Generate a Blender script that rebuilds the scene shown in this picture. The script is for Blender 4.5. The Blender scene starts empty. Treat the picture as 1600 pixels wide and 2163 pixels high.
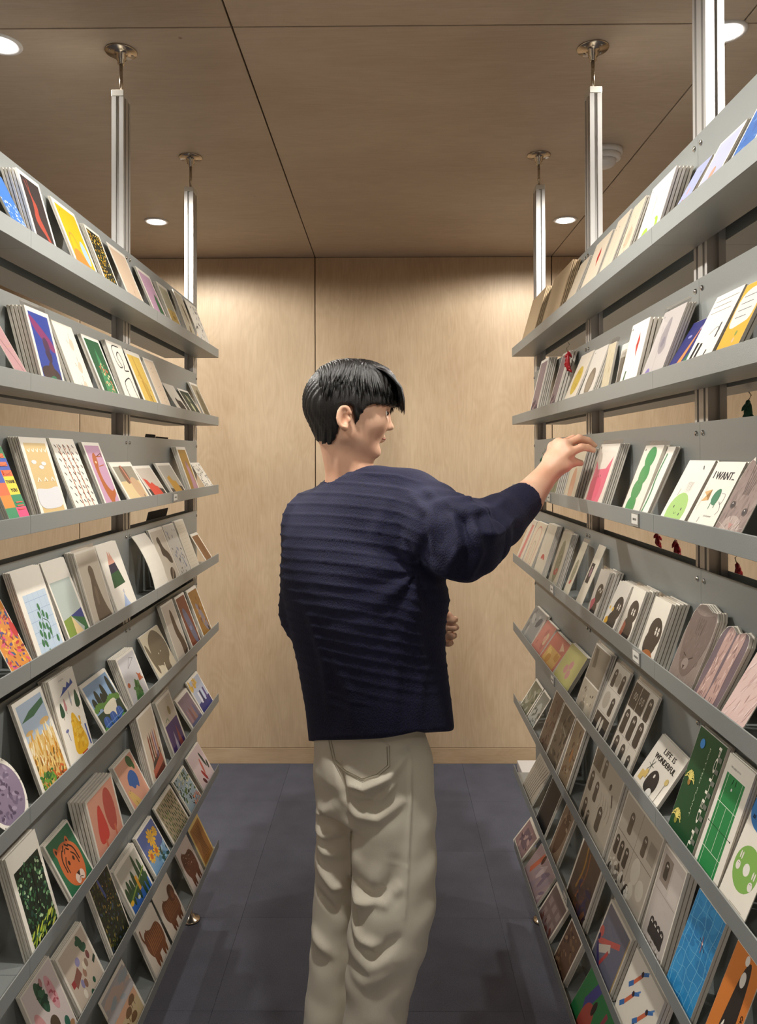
import bpy, math, random
import numpy as np
from mathutils import Vector, Matrix

# ---------------------------------------------------------------- camera, world, lights, exposure
scn = bpy.context.scene
COL = scn.collection
EYE = 1.574                       # camera height above the floor
RIGHT = Vector((0.99996, 0.00853, -0.00275)); FWD = Vector((-0.0085, 0.99992, 0.00963)); UP = Vector((0.00283, -0.00961, 0.99995))
cam_d = bpy.data.cameras.new('camera'); cam = bpy.data.objects.new('camera', cam_d); COL.objects.link(cam)
cam_d.sensor_fit = 'VERTICAL'; cam_d.sensor_height = 36; cam_d.sensor_width = 36
cam_d.lens = 36 * 1616 / 2163; cam_d.clip_start = 0.02
cam_d.shift_x = -(804.2 - 800) / 2163; cam_d.shift_y = -(1081.5 - 949.1) / 2163
mw = Matrix((RIGHT, UP, -FWD)).transposed().to_4x4(); mw.translation = (0, 0, EYE); cam.matrix_world = mw
scn.camera = cam
scn.view_settings.view_transform = 'Standard'; scn.view_settings.look = 'None'
scn.view_settings.exposure = 0.24; scn.view_settings.gamma = 1.0; scn.view_settings.use_curve_mapping = False
wd = bpy.data.worlds.new('world'); scn.world = wd; wd.use_nodes = True
wd.node_tree.nodes['Background'].inputs[0].default_value = (1, .93, .84, 1)
wd.node_tree.nodes['Background'].inputs[1].default_value = 0.3

CEIL = 2.604
WARM = (1.0, .955, .885)
def downlamp(x, y, power, cone, blend, rad=.04):
    l = bpy.data.lights.new('downlight_lamp', 'SPOT'); l.energy = power; l.color = WARM
    l.spot_size = math.radians(cone); l.spot_blend = blend; l.shadow_soft_size = rad
    o = bpy.data.objects.new('downlight_lamp', l); COL.objects.link(o); o.location = (x, y, CEIL - .016)
    return o
LIGHTS = [  # x, y, power, cone, blend
    (-1.004, 3.32, 38, 172, .3), (.780, 3.33, 38, 172, .3),
    (-.960, 1.885, 92, 168, .35), (.824, 1.855, 92, 168, .35),
    (-.960, .43, 42, 165, .4), (.824, .40, 42, 165, .4),
    (-.960, -1.02, 50, 150, .6), (.824, -1.05, 50, 150, .6),
    (-2.75, 1.88, 50, 150, .6), (2.6, 1.86, 50, 150, .6), (-2.75, -.9, 50, 140, .6), (2.6, -.9, 50, 140, .6),  # unseen downlights, added to lift the ambient light in the room
    (-.09, 1.16, 54, 145, .6)]

# ---------------------------------------------------------------- helpers
def hexc(h):
    h = h.lstrip('#'); h = h if len(h) == 6 else ''.join(c*2 for c in h); v = [int(h[i:i+2], 16) / 255 for i in (0, 2, 4)]
    return tuple(c / 12.92 if c <= .04045 else ((c + .055) / 1.055) ** 2.4 for c in v)

def at(px, py, Y):
    """point at depth Y on the ray through a point of the photograph (for measuring real positions)"""
    v = RIGHT * ((px - 804.2) / 1616) + FWD + UP * (-(py - 949.1) / 1616)
    v = v * (Y / v.y)
    return Vector((v.x, v.y, v.z + EYE))

def tag(o, label=None, cat=None, group=None, kind=None):
    if label: o['label'] = label
    if cat: o['category'] = cat
    if group: o['group'] = group
    if kind: o['kind'] = kind
    return o

def empty(name, loc=(0, 0, 0), parent=None):
    o = bpy.data.objects.new(name, None); COL.objects.link(o); o.location = loc; o.empty_display_size = .05
    if parent: o.parent = parent
    return o

def link(name, me, parent=None, loc=None, mat=None):
    o = bpy.data.objects.new(name, me); COL.objects.link(o)
    if parent: o.parent = parent
    if loc is not None: o.location = loc
    if mat is not None and not me.materials: me.materials.append(mat)
    return o

class MB:
    def __init__(s): s.v = []; s.f = []; s.sm = []
    def add(s, vs, fs, smooth=False):
        b = len(s.v); s.v += [tuple(v) for v in vs]; s.f += [tuple(i + b for i in f) for f in fs]; s.sm += [smooth] * len(fs); return s
    def box(s, a, b, bev=0):
        (x0, y0, z0), (x1, y1, z1) = a, b
        if bev <= 0:
            return s.add([(x0,y0,z0),(x1,y0,z0),(x1,y1,z0),(x0,y1,z0),(x0,y0,z1),(x1,y0,z1),(x1,y1,z1),(x0,y1,z1)],
              [(0,3,2,1),(4,5,6,7),(0,1,5,4),(1,2,6,5),(2,3,7,6),(3,0,4,7)])
        e = bev   # chamfered along z edges and top/bottom
        def ring(z, i): return [(x0+e+i,y0+i,z),(x1-e-i,y0+i,z),(x1-i,y0+e+i,z),(x1-i,y1-e-i,z),(x1-e-i,y1-i,z),(x0+e+i,y1-i,z),(x0+i,y1-e-i,z),(x0+i,y0+e+i,z)]
        vs = ring(z0, e) + ring(z0+e, 0) + ring(z1-e, 0) + ring(z1, e)
        fs = [tuple(range(7,-1,-1)), tuple(range(24,32))]
        for k in range(3):
            for i in range(8): j = (i+1) % 8; fs.append((k*8+i, k*8+j, k*8+8+j, k*8+8+i))
        return s.add(vs, fs)
    def prism(s, poly, z0, z1, axis='z'):
        n = len(poly)
        def P(a, b, c): return {'z': (a, b, c), 'y': (a, c, b), 'x': (c, a, b)}[axis]
        vs = [P(a, b, z0) for a, b in poly] + [P(a, b, z1) for a, b in poly]
        fs = [tuple(range(n-1,-1,-1)), tuple(range(n, 2*n))] + [(i, (i+1) % n, n+(i+1) % n, n+i) for i in range(n)]
        return s.add(vs, fs)
    def lathe(s, prof, c=(0,0,0), n=24, smooth=True):
        vs = []; fs = []
        for r, z in prof:
            for k in range(n): a = 2*math.pi*k/n; vs.append((c[0]+r*math.cos(a), c[1]+r*math.sin(a), c[2]+z))
        for i in range(len(prof)-1):
            for k in range(n): j = (k+1) % n; fs.append((i*n+k, i*n+j, (i+1)*n+j, (i+1)*n+k))
        fs.append(tuple(range(n-1,-1,-1))); fs.append(tuple(range((len(prof)-1)*n, len(prof)*n)))
        return s.add(vs, fs, smooth)
    def tube(s, pts, r, n=8, smooth=True):
        pts = [Vector(p) for p in pts]; vs = []; fs = []
        rs = r if isinstance(r, (list, tuple)) else [r]*len(pts)
        up = Vector((0, 0, 1))
        for i, p in enumerate(pts):
            d = (pts[min(i+1, len(pts)-1)] - pts[max(i-1, 0)]).normalized()
            a = d.cross(up if abs(d.z) < .9 else Vector((1, 0, 0))).normalized(); b = d.cross(a)
            for k in range(n): t = 2*math.pi*k/n; vs.append(p + a*math.cos(t)*rs[i] + b*math.sin(t)*rs[i])
        for i in range(len(pts)-1):
            for k in range(n): j = (k+1) % n; fs.append((i*n+k, i*n+j, (i+1)*n+j, (i+1)*n+k))
        fs.append(tuple(range(n-1,-1,-1))); fs.append(tuple(range((len(pts)-1)*n, len(pts)*n)))
        return s.add(vs, fs, smooth)
    def mesh(s, name, mat=None):
        me = bpy.data.meshes.new(name); me.from_pydata(s.v, [], s.f); me.update()
        me.polygons.foreach_set('use_smooth', s.sm)
        if mat: me.materials.append(mat)
        return me
    def build(s, name, mat, parent=None, loc=None): return link(name, s.mesh(name, mat), parent, loc)

# ---------------------------------------------------------------- materials
def newmat(name):
    m = bpy.data.materials.new(name); m.use_nodes = True; nt = m.node_tree
    return m, nt, nt.nodes['Principled BSDF']
def N(nt, t, **kw):
    n = nt.nodes.new(t)
    for k, v in kw.items():
        if k in n.inputs: n.inputs[k].default_value = v
        else: setattr(n, k, v)
    return n
def L(nt, a, b): nt.links.new(a, b)
def simple(name, col, rough=.6, metal=0, noise=0, nscale=40, bump=0, bscale=300, **kw):
    m, nt, b = newmat(name)
    c = hexc(col) if isinstance(col, str) else col
    b.inputs['Base Color'].default_value = (*c, 1); b.inputs['Roughness'].default_value = rough; b.inputs['Metallic'].default_value = metal
    for k, v in kw.items(): b.inputs[k].default_value = v
    tc = N(nt, 'ShaderNodeTexCoord')
    nz = N(nt, 'ShaderNodeTexNoise', Scale=nscale, Detail=3.0); L(nt, tc.outputs['Object'], nz.inputs['Vector'])
    mr = N(nt, 'ShaderNodeMapRange'); mr.inputs['To Min'].default_value = 1-max(noise, .02); mr.inputs['To Max'].default_value = 1+max(noise, .02)
    L(nt, nz.outputs['Fac'], mr.inputs['Value'])
    mx = N(nt, 'ShaderNodeVectorMath', operation='SCALE'); mx.inputs[0].default_value = c; L(nt, mr.outputs[0], mx.inputs['Scale'])
    L(nt, mx.outputs[0], b.inputs['Base Color'])
    if bump:
        n2 = N(nt, 'ShaderNodeTexNoise', Scale=bscale, Detail=2.0); L(nt, tc.outputs['Object'], n2.inputs['Vector'])
        bp = N(nt, 'ShaderNodeBump', Strength=bump, Distance=.002); L(nt, n2.outputs['Fac'], bp.inputs['Height']); L(nt, bp.outputs[0], b.inputs['Normal'])
    return m

def plywood(name, light, dark, grain_axis='z', figure=1.0, rough=.5):
    m, nt, b = newmat(name)
    tc = N(nt, 'ShaderNodeTexCoord'); oi = N(nt, 'ShaderNodeObjectInfo')
    off = N(nt, 'ShaderNodeVectorMath', operation='SCALE'); off.inputs[0].default_value = (13.1, 7.7, 5.3); L(nt, oi.outputs['Random'], off.inputs['Scale'])
    ad = N(nt, 'ShaderNodeVectorMath', operation='ADD'); L(nt, tc.outputs['Object'], ad.inputs[0]); L(nt, off.outputs[0], ad.inputs[1])
    def mapped(sc):
        s3 = {'z': (sc[0], sc[0], sc[1]), 'x': (sc[1], sc[0], sc[0]), 'y': (sc[0], sc[1], sc[0])}[grain_axis]
        mp = N(nt, 'ShaderNodeMapping'); mp.inputs['Scale'].default_value = s3; L(nt, ad.outputs[0], mp.inputs['Vector']); return mp
    # rotary cut figure: contour lines of a stretched noise
    n1 = N(nt, 'ShaderNodeTexNoise', Scale=1.0, Detail=3.0, Roughness=.55, Distortion=.6); L(nt, mapped((3.0, .7)).outputs[0], n1.inputs['Vector'])
    mu = N(nt, 'ShaderNodeMath', operation='MULTIPLY'); mu.inputs[1].default_value = 170; L(nt, n1.outputs['Fac'], mu.inputs[0])
    sn = N(nt, 'ShaderNodeMath', operation='SINE'); L(nt, mu.outputs[0], sn.inputs[0])
    # slow tone, fine fibres
    n2 = N(nt, 'ShaderNodeTexNoise', Scale=1.0, Detail=2.0); L(nt, mapped((2.2, .9)).outputs[0], n2.inputs['Vector'])
    n3 = N(nt, 'ShaderNodeTexNoise', Scale=1.0, Detail=3.0); L(nt, mapped((260, 12)).outputs[0], n3.inputs['Vector'])
    n4 = N(nt, 'ShaderNodeTexNoise', Scale=1.0, Detail=4.0, Distortion=1.5); L(nt, mapped((14, 5)).outputs[0], n4.inputs['Vector'])
    def madd(a, k, prev):
        q = N(nt, 'ShaderNodeMath', operation='MULTIPLY_ADD'); q.inputs[1].default_value = k
        L(nt, a, q.inputs[0])
        if isinstance(prev, float): q.inputs[2].default_value = prev
        else: L(nt, prev, q.inputs[2])
        return q.outputs[0]
    v = madd(sn.outputs[0], .09*figure, -.45)
    v = madd(n2.outputs['Fac'], .9, v); v = madd(n3.outputs['Fac'], .45, v); v = madd(n4.outputs['Fac'], .45, v)
    rp = N(nt, 'ShaderNodeValToRGB'); L(nt, v, rp.inputs[0])
    rp.color_ramp.elements[0].position = .1; rp.color_ramp.elements[0].color = (*hexc(dark), 1)
    rp.color_ramp.elements[1].position = .75; rp.color_ramp.elements[1].color = (*hexc(light), 1)
    # small pin knots
    vo = N(nt, 'ShaderNodeTexVoronoi', Scale=2.6); L(nt, ad.outputs[0], vo.inputs['Vector'])
    kr = N(nt, 'ShaderNodeMapRange'); kr.inputs['From Min'].default_value = .008; kr.inputs['From Max'].default_value = .02
    L(nt, vo.outputs['Distance'], kr.inputs['Value'])
    mx = N(nt, 'ShaderNodeMix', data_type='RGBA'); mx.inputs[6].default_value = (*hexc('#6b4a2e'), 1); L(nt, kr.outputs[0], mx.inputs[0]); L(nt, rp.outputs[0], mx.inputs[7])
    L(nt, mx.outputs[2], b.inputs['Base Color'])
    b.inputs['Roughness'].default_value = rough
    bp = N(nt, 'ShaderNodeBump', Strength=.12, Distance=.001); L(nt, v, bp.inputs['Height']); L(nt, bp.outputs[0], b.inputs['Normal'])
    return m

def carpet():
    m, nt, b = newmat('carpet_tile')
    tc = N(nt, 'ShaderNodeTexCoord'); oi = N(nt, 'ShaderNodeObjectInfo')
    ge = N(nt, 'ShaderNodeNewGeometry')
    n1 = N(nt, 'ShaderNodeTexNoise', Scale=420.0, Detail=2.0); L(nt, ge.outputs['Position'], n1.inputs['Vector'])
    n2 = N(nt, 'ShaderNodeTexNoise', Scale=9.0, Detail=3.0); L(nt, ge.outputs['Position'], n2.inputs['Vector'])
    ad = N(nt, 'ShaderNodeMath', operation='MULTIPLY_ADD'); ad.inputs[1].default_value = .35; L(nt, n2.outputs['Fac'], ad.inputs[0]); L(nt, n1.outputs['Fac'], ad.inputs[2])
    a2 = N(nt, 'ShaderNodeMath', operation='MULTIPLY_ADD'); a2.inputs[1].default_value = .08; L(nt, oi.outputs['Random'], a2.inputs[0]); L(nt, ad.outputs[0], a2.inputs[2])
    rp = N(nt, 'ShaderNodeValToRGB'); L(nt, a2.outputs[0], rp.inputs[0])
    rp.color_ramp.elements[0].position = .3; rp.color_ramp.elements[0].color = (*hexc('#373944'), 1)
    rp.color_ramp.elements[1].position = 1.0; rp.color_ramp.elements[1].color = (*hexc('#676977'), 1)
    L(nt, rp.outputs[0], b.inputs['Base Color']); b.inputs['Roughness'].default_value = .95
    bp = N(nt, 'ShaderNodeBump', Strength=.6, Distance=.003); L(nt, n1.outputs['Fac'], bp.inputs['Height']); L(nt, bp.outputs[0], b.inputs['Normal'])
    return m

M = {}
M['wall'] = plywood('birch_plywood_wall', '#d6bf9f', '#b89c7b', 'z', .5, .5)
M['ceil'] = plywood('birch_plywood_ceiling', '#c4b5a3', '#ab9986', 'x', .4, .5)
M['base'] = plywood('birch_skirting', '#d5bd9c', '#b39775', 'x', .4, .5)
M['gap'] = simple('dark_joint', '#241a12', .9)
M['carpet'] = carpet()
M['tray'] = simple('grey_powder_coated_steel', '#9da19f', .38, .35, .02, 12, .15, 900)
M['alu'] = simple('anodised_aluminium', '#cfcdc9', .38, .5, .03, 8)
M['slot'] = simple('dark_slot', '#3d3b3a', .6, .3)
M['cap'] = simple('white_end_cap', '#d9d5cb', .5)
M['steel'] = simple('brushed_steel', '#b9ad9c', .22, 1.0)
M['chrome'] = simple('chrome_screw', '#c9c7c2', .12, 1.0)
M['black'] = simple('black_rubber', '#161616', .5)
M['plastic'] = simple('white_plastic', '#e3e1df', .4)
M['label'] = simple('white_label_paper', '#d8d4ca', .6)
M['frame'] = simple('clear_holder_edge', '#8d8b86', .25)
M['paper'] = simple('card_paper_white', '#e6dfd2', .55, 0, .03, 60)
M['kraft'] = simple('kraft_paper', '#b39b79', .7, 0, .05, 90)
m, nt, b = newmat('lamp_glow'); b.inputs['Base Color'].default_value = (1, 1, 1, 1)
b.inputs['Emission Color'].default_value = (1, .95, .9, 1); b.inputs['Emission Strength'].default_value = 14
M['glow'] = m
# printed ink: one colour per polygon, read from the mesh
m, nt, b = newmat('printed_ink'); b.inputs['Roughness'].default_value = .42
at_ = N(nt, 'ShaderNodeAttribute', attribute_name='ink'); nz = N(nt, 'ShaderNodeTexNoise', Scale=500.0, Detail=2.0)
tc = N(nt, 'ShaderNodeTexCoord'); L(nt, tc.outputs['Object'], nz.inputs['Vector'])
mr = N(nt, 'ShaderNodeMapRange'); mr.inputs['To Min'].default_value = .86; mr.inputs['To Max'].default_value = .98; L(nt, nz.outputs['Fac'], mr.inputs['Value'])
vm = N(nt, 'ShaderNodeVectorMath', operation='SCALE'); L(nt, at_.outputs['Color'], vm.inputs[0]); L(nt, mr.outputs[0], vm.inputs['Scale']); L(nt, vm.outputs[0], b.inputs['Base Color'])
M['ink'] = m
# clear film sleeve
m, nt, b = newmat('clear_film_sleeve')
tr = N(nt, 'ShaderNodeBsdfTransparent'); gl = N(nt, 'ShaderNodeBsdfGlossy', Roughness=.12); lw = N(nt, 'ShaderNodeLayerWeight', Blend=.25)
tc = N(nt, 'ShaderNodeTexCoord'); nz = N(nt, 'ShaderNodeTexNoise', Scale=25.0); L(nt, tc.outputs['Object'], nz.inputs['Vector'])
bp = N(nt, 'ShaderNodeBump', Strength=.25, Distance=.004); L(nt, nz.outputs['Fac'], bp.inputs['Height']); L(nt, bp.outputs[0], gl.inputs['Normal'])
mr = N(nt, 'ShaderNodeMapRange'); mr.inputs['To Min'].default_value = .06; mr.inputs['To Max'].default_value = .4; L(nt, lw.outputs['Fresnel'], mr.inputs['Value'])
mx = N(nt, 'ShaderNodeMixShader'); L(nt, mr.outputs[0], mx.inputs[0]); L(nt, tr.outputs[0], mx.inputs[1]); L(nt, gl.outputs[0], mx.inputs[2])
L(nt, mx.outputs[0], nt.nodes['Material Output'].inputs['Surface'])
M['film'] = m

# ---------------------------------------------------------------- room shell
X0, X1, Y0, Y1 = -.3695 - 1.22*3, -.3695 + 1.22*3, -3.06, 3.95
GAP = .0045
def struct(name, mb, mat, parent=None, loc=None):
    o = mb.build(name, mat, parent, loc)
    if not parent: o['kind'] = 'structure'
    return o
# far wall
wall = struct('wall_back', MB().box((X0, Y1, 0), (X1, Y1+.1, CEIL+.02)), M['gap'])
for k in range(6):
    a = X0 + 1.22*k
    o = MB().box((GAP/2, -.012, 0), (1.22-GAP/2, .0005, CEIL-.083), .0015).build('plywood_panel', M['wall'], wall, (a, Y1, .0815))
bb = struct('baseboard_back', MB().box((X0, Y1-.013, 0), (X1, Y1, .0795), .001), M['base'])
# side and rear walls
for nm, a, b_ in (('wall_left', (X0-.1, Y0, 0), (X0, Y1, CEIL+.02)), ('wall_right', (X1, Y0, 0), (X1+.1, Y1, CEIL+.02)), ('wall_front', (X0, Y0-.1, 0), (X1, Y0, CEIL+.02))):
    w_ = struct(nm, MB().box(a, b_), M['gap'])
    if nm == 'wall_front':
        for k in range(6): MB().box((GAP/2, -.0005, 0), (1.22-GAP/2, .012, CEIL-.083), .0015).build('plywood_panel', M['wall'], w_, (X0+1.22*k, Y0, .0815))
    else:
        s = 0 if nm == 'wall_left' else -.012
        n = 6; wd_ = (Y1-Y0)/n
        for k in range(n):
            MB().box((s-.0005 if s == 0 else s, GAP/2, 0), (s+.012, wd_-GAP/2, CEIL-.083), .0015).build('plywood_panel', M['wall'], w_, (X0 if s == 0 else X1, Y0+wd_*k, .0815))
struct('baseboard_left', MB().box((X0, Y0, 0), (X0+.013, Y1-.013, .0795)), M['base'])
struct('baseboard_right', MB().box((X1-.013, Y0, 0), (X1, Y1-.013, .0795)), M['base'])
struct('baseboard_front', MB().box((X0+.013, Y0, 0), (X1-.013, Y0+.013, .0795)), M['base'])
# ceiling of plywood sheets
ceil = struct('ceiling', MB().box((X0, Y0, CEIL+.012), (X1, Y1, CEIL+.1)), M['gap'])
YS = [Y1, 1.8207, 1.8207-2.44, Y0]
for k in range(6):
    for i in range(3):
        d = YS[i]-YS[i+1]
        MB().box((GAP/2, GAP/2, 0), (1.22-GAP/2, d-GAP/2, .0125), .001).build('plywood_panel', M['ceil'], ceil, (X0+1.22*k, YS[i+1], CEIL))
# floor of carpet tiles
floor = struct('floor', MB().box((X0, Y0, -.1), (X1, Y1, -.004)), M['gap'])
TW = .441; tile_me = MB().box((.0003, .0003, -.0045), (TW-.0003, TW-.0003, 0), .0004).mesh('carpet_tile', M['carpet'])
ny = int(math.ceil((Y1-Y0)/TW)); nx = int(math.ceil((X1-X0)/TW))
for j in range(ny):
    ya = Y1 - TW*(j+1)
    for i in range(nx):
        xa = X0 + TW*i
        if ya < Y0 or xa+TW > X1:
            w_ = min(TW, X1-xa); y_ = max(ya, Y0)
            MB().box((.0006, .0006, -.0045), (w_-.0006, ya+TW-y_-.0006, 0)).build('carpet_tile', M['carpet'], floor, (xa, y_, 0))
        else: link('carpet_tile', tile_me, floor, (xa, ya, 0))

# ---------------------------------------------------------------- ceiling fittings
ring_me = MB().lathe([(.036, .002), (.036, -.004), (.050, -.0045), (.052, -.002), (.052, .004)], n=32).mesh('trim_ring', M['plastic'])
glow_me = MB().lathe([(.0355, 0), (.0355, -.0035), (.03, -.0055)], n=28).mesh('diffuser', M['glow'])
for i, (x, y, p, c, bl) in enumerate(LIGHTS):
    side = 'left rack' if x < -.5 else 'right rack' if x > .5 else 'aisle'
    t = empty('ceiling_downlight', (x, y, CEIL))
    lab = ['round white ceiling downlight glowing beyond the far end of the left card rack', 'round white ceiling downlight glowing beyond the far end of the right card rack',
           'round ceiling downlight at the left picture edge above the left card rack', 'round ceiling downlight at upper right, behind the thick near post',
           ][i] if i < 4 else 'round ceiling downlight out of view above the %s, %s' % (side, ['nearest the camera', 'behind the camera', 'added fill far to the side', 'added fill far behind the camera', 'between the two racks'][(i-4)//2])
    tag(t, lab, 'ceiling light', 'ceiling downlights')
    link('trim_ring', ring_me, t); link('diffuser', glow_me, t, (0, 0, -.002))
    downlamp(x, y, p, c, bl)
sd = empty('smoke_detector', (.735, 2.576, CEIL)); tag(sd, 'round white stepped smoke detector on the ceiling behind the right rack post', 'smoke detector')
MB().lathe([(.061, 0), (.061, -.014), (.054, -.017)], n=32).build('base_plate', M['plastic'], sd)
MB().lathe([(.052, -.017), (.055, -.021), (.055, -.031), (.050, -.034)], n=32).build('body', M['plastic'], sd)
MB().lathe([(.040, -.034), (.038, -.045), (.030, -.054), (.015, -.060), (.004, -.061)], n=32).build('dome', M['plastic'], sd)

# ---------------------------------------------------------------- card display racks
ROWZ = [1.9446, 1.7114, 1.4796, 1.2433, 1.009, .7656, .5233, .269]     # lip tops
FLOORZ = [z-.027 for z in ROWZ]                                        # tray floors
XLP, XRP = -.6546, .5052                                               # panel faces on the aisle side
POSTY = [-.136, .551, 1.238, 1.925, 2.612]
PANH, DEPTH, TH = .176, .0755, .0018
def tray_mesh(w):
    # bent sheet: panel up the back, floor, upright front lip; x = distance out from the panel face
    p = [(-TH, PANH), (0, PANH), (0, 0), (DEPTH-TH, 0), (DEPTH-TH, .026), (DEPTH-.0012, .0275), (DEPTH, .0265), (DEPTH, -TH), (DEPTH-.001, -TH-.0006), (-TH, -TH-.0006)]
    g = .0004
    vs = []; n = len(p)
    for y in (g, w-g):
        vs += [(a, y, b) for a, b in p]
    fs = [(i, i+n, (i+1) % n+n, (i+1) % n) for i in range(n)]
    # end caps split so that they stay convex
    for o, rev in ((0, 0), (n, 1)):
        for q in ((0, 1, 2, 9), (2, 3, 7, 8, 9), (3, 4, 5, 6, 7)):
            q = tuple(i+o for i in q); fs.append(q[::-1] if rev else q)
    me = bpy.data.meshes.new('tray'); me.from_pydata(vs, [], fs); me.update(); me.materials.append(M['tray'])
    return me
SECW = [.687, .687, .687+.012]
SECY = [.551, 1.238, 1.925]
tray_me = [tray_mesh(.687), tray_mesh(.687), tray_mesh(.699)]
screw_me = MB().lathe([(.0046, 0), (.0046, .0008), (.0036, .0026), (.0014, .0034)], n=12).mesh('screw', M['chrome'])
holder_me = MB().box((-.0002, -.019, -.0125), (.0025, .019, .0105)).mesh('label_holder', M['frame'])
hold_lab = MB().box((.0025, -.016, -.0085), (.0029, .016, .0085)).mesh('paper_label', M['label'])
# post profile: 30 x 52 mm extrusion with open slots
def post_poly():
    w, d, s, q = .015, .026, .004, .006
    P = []
    def slot(a0, a1, fix, sgn, horiz):   # along an edge from a0 to a1 at outward coordinate fix
        pass
    P += [(-w, -d), (-s, -d), (-s, -d+q), (s, -d+q), (s, -d), (w, -d)]
    for c in (-.013, .013): P += [(w, c-s), (w-q, c-s), (w-q, c+s), (w, c+s)]
    P += [(w, d), (s, d), (s, d-q), (-s, d-q), (-s, d), (-w, d)]
    for c in (.013, -.013): P += [(-w, c+s), (-w+q, c+s), (-w+q, c-s), (-w, c-s)]
    return P
POST0, POST1 = .075, 2.478
post_me = MB().prism(post_poly(), POST0, POST1).mesh('post', M['alu'])
core_me = MB().box((-.0088, -.0198, POST0+.002), (.0088, .0198, POST1-.004)).mesh('slot_lining', M['slot'])
cap_me = MB().box((-.0155, -.0265, POST1), (.0155, .0265, POST1+.016), .001).mesh('end_cap', M['cap'])
rod_me = MB().lathe([(.0045, POST1+.014), (.0045, CEIL-.024)], n=14).mesh('threaded_rod', M['steel'])
fl_me = MB().lathe([(.0065, CEIL-.034), (.0085, CEIL-.033), (.0085, CEIL-.024), (.0125, CEIL-.022), (.0125, CEIL-.010), (.019, CEIL-.005), (.0385, CEIL-.0042), (.040, CEIL-.002), (.040, CEIL-.0005)], n=36).mesh('ceiling_flange', M['steel'])
foot_me = MB().lathe([(.031, .0005), (.032, .004), (.028, .008), (.014, .012), (.010, .02), (.0065, .022), (.0055, .024), (.0055, POST0+.002)], n=32).mesh('levelling_foot', M['steel'])
fls_me = MB().lathe([(.0032, -.0012), (.003, 0)], n=10).mesh('flange_screw', M['chrome'])
def rack(side):
    s = 1 if side == 'left' else -1                   # +1: aisle lies towards +x
    face = XLP if side == 'left' else XRP
    cx = face - s*(.015+TH+.0005)
    root = empty('card_display_rack', (cx, 1.5, 0))
    tag(root, 'tall grey steel greeting card rack on aluminium posts along the %s side of the aisle' % side, 'display rack', 'card racks facing each other across the aisle')
    R_ = lambda o: o
    for y in POSTY:
        p = link('post', post_me, root, (0, y-1.5, 0)); link('slot_lining', core_me, p); link('end_cap', cap_me, p)
        link('threaded_rod', rod_me, p); link('ceiling_flange', fl_me, p); link('levelling_foot', foot_me, p)
        for a in range(4):
            q = link('flange_screw', fls_me, p, (.029*math.cos(a*math.pi/2+.6), .029*math.sin(a*math.pi/2+.6), CEIL-.0042))
    for d in (1, -1):                                  # aisle side and the far side
        out = s*d; fx = out*(.015+TH+.0005)
        for r in range(8):
            for k in range(3):
                o = link('tray', tray_me[k], root, (fx, SECY[k]-1.5 if out > 0 else SECY[k]-1.5+SECW[k], FLOORZ[r]))
                if out < 0: o.rotation_euler = (0, 0, math.pi)
                if d == 1:
                    w = SECW[k]
                    for yy in (.013, w-.013 if k < 2 else w-.006):
                        sc = link('screw', screw_me, o, (0, yy if out > 0 else w-yy, PANH-.018)); sc.rotation_euler = (0, math.pi/2, 0)
    return root
RACK = {'left': rack('left'), 'right': rack('right')}
def holder(side, row, y, marks):
    # label holder clipped on the lip: a part of the rack
    s = 1 if side == 'left' else -1
    face = (XLP if side == 'left' else XRP) + s*DEPTH
    root = RACK[side]
    h = link('label_holder', holder_me, root, (face-root.location.x, y-1.5, FLOORZ[row-1]+.0125))
    if s < 0: h.rotation_euler = (0, 0, math.pi)
    link('paper_label', hold_lab, h)
    mb = MB()
    rr = random.Random(marks)
    x = -.009
    while x < .009:
        w = rr.uniform(.0012, .0026); mb.add([(.00295, x, -.0022), (.00295, x+w, -.0022), (.00295, x+w, -.0022+.004), (.00295, x, -.0022+.004)], [(0, 1, 2, 3)]); x += w+.0008
    mb.build('label_print', M['black'], h)
for i, (sd_, r, y) in enumerate([('left', 3, 2.08), ('right', 3, 1.325), ('right', 3, 2.03), ('right', 4, 1.323), ('right', 4, 1.995), ('right', 5, 1.994), ('right', 7, 1.86)]):
    holder(sd_, r, y, i)
pb = MB().box((-.05, -.11, 0), (.05, .11, .045), .002).build('paper_box', M['plastic'], None, (.70, 3.76, 0))
tag(pb, 'small white box on the carpet behind the far end of the right rack', 'box')

# ---------------------------------------------------------------- printed designs: flat coloured shapes on the card face
FONT = {}
def glyph(txt):
    """triangles of a line of lettering, unit height, from the built-in font"""
    if txt not in FONT:
        cu = bpy.data.curves.new('lettering', 'FONT'); cu.body = txt; cu.size = 1; cu.resolution_u = 2
        o = bpy.data.objects.new('lettering', cu); COL.objects.link(o)
        dg = bpy.context.evaluated_depsgraph_get(); dg.update()
        me = bpy.data.meshes.new_from_object(o.evaluated_get(dg))
        V = [(v.co.x, v.co.y) for v in me.vertices]; Fc = [tuple(p.vertices) for p in me.polygons]
        w = max([v[0] for v in V] + [.1]); FONT[txt] = (V, Fc, w)
        bpy.data.objects.remove(o); bpy.data.meshes.remove(me); bpy.data.curves.remove(cu)
    return FONT[txt]

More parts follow.
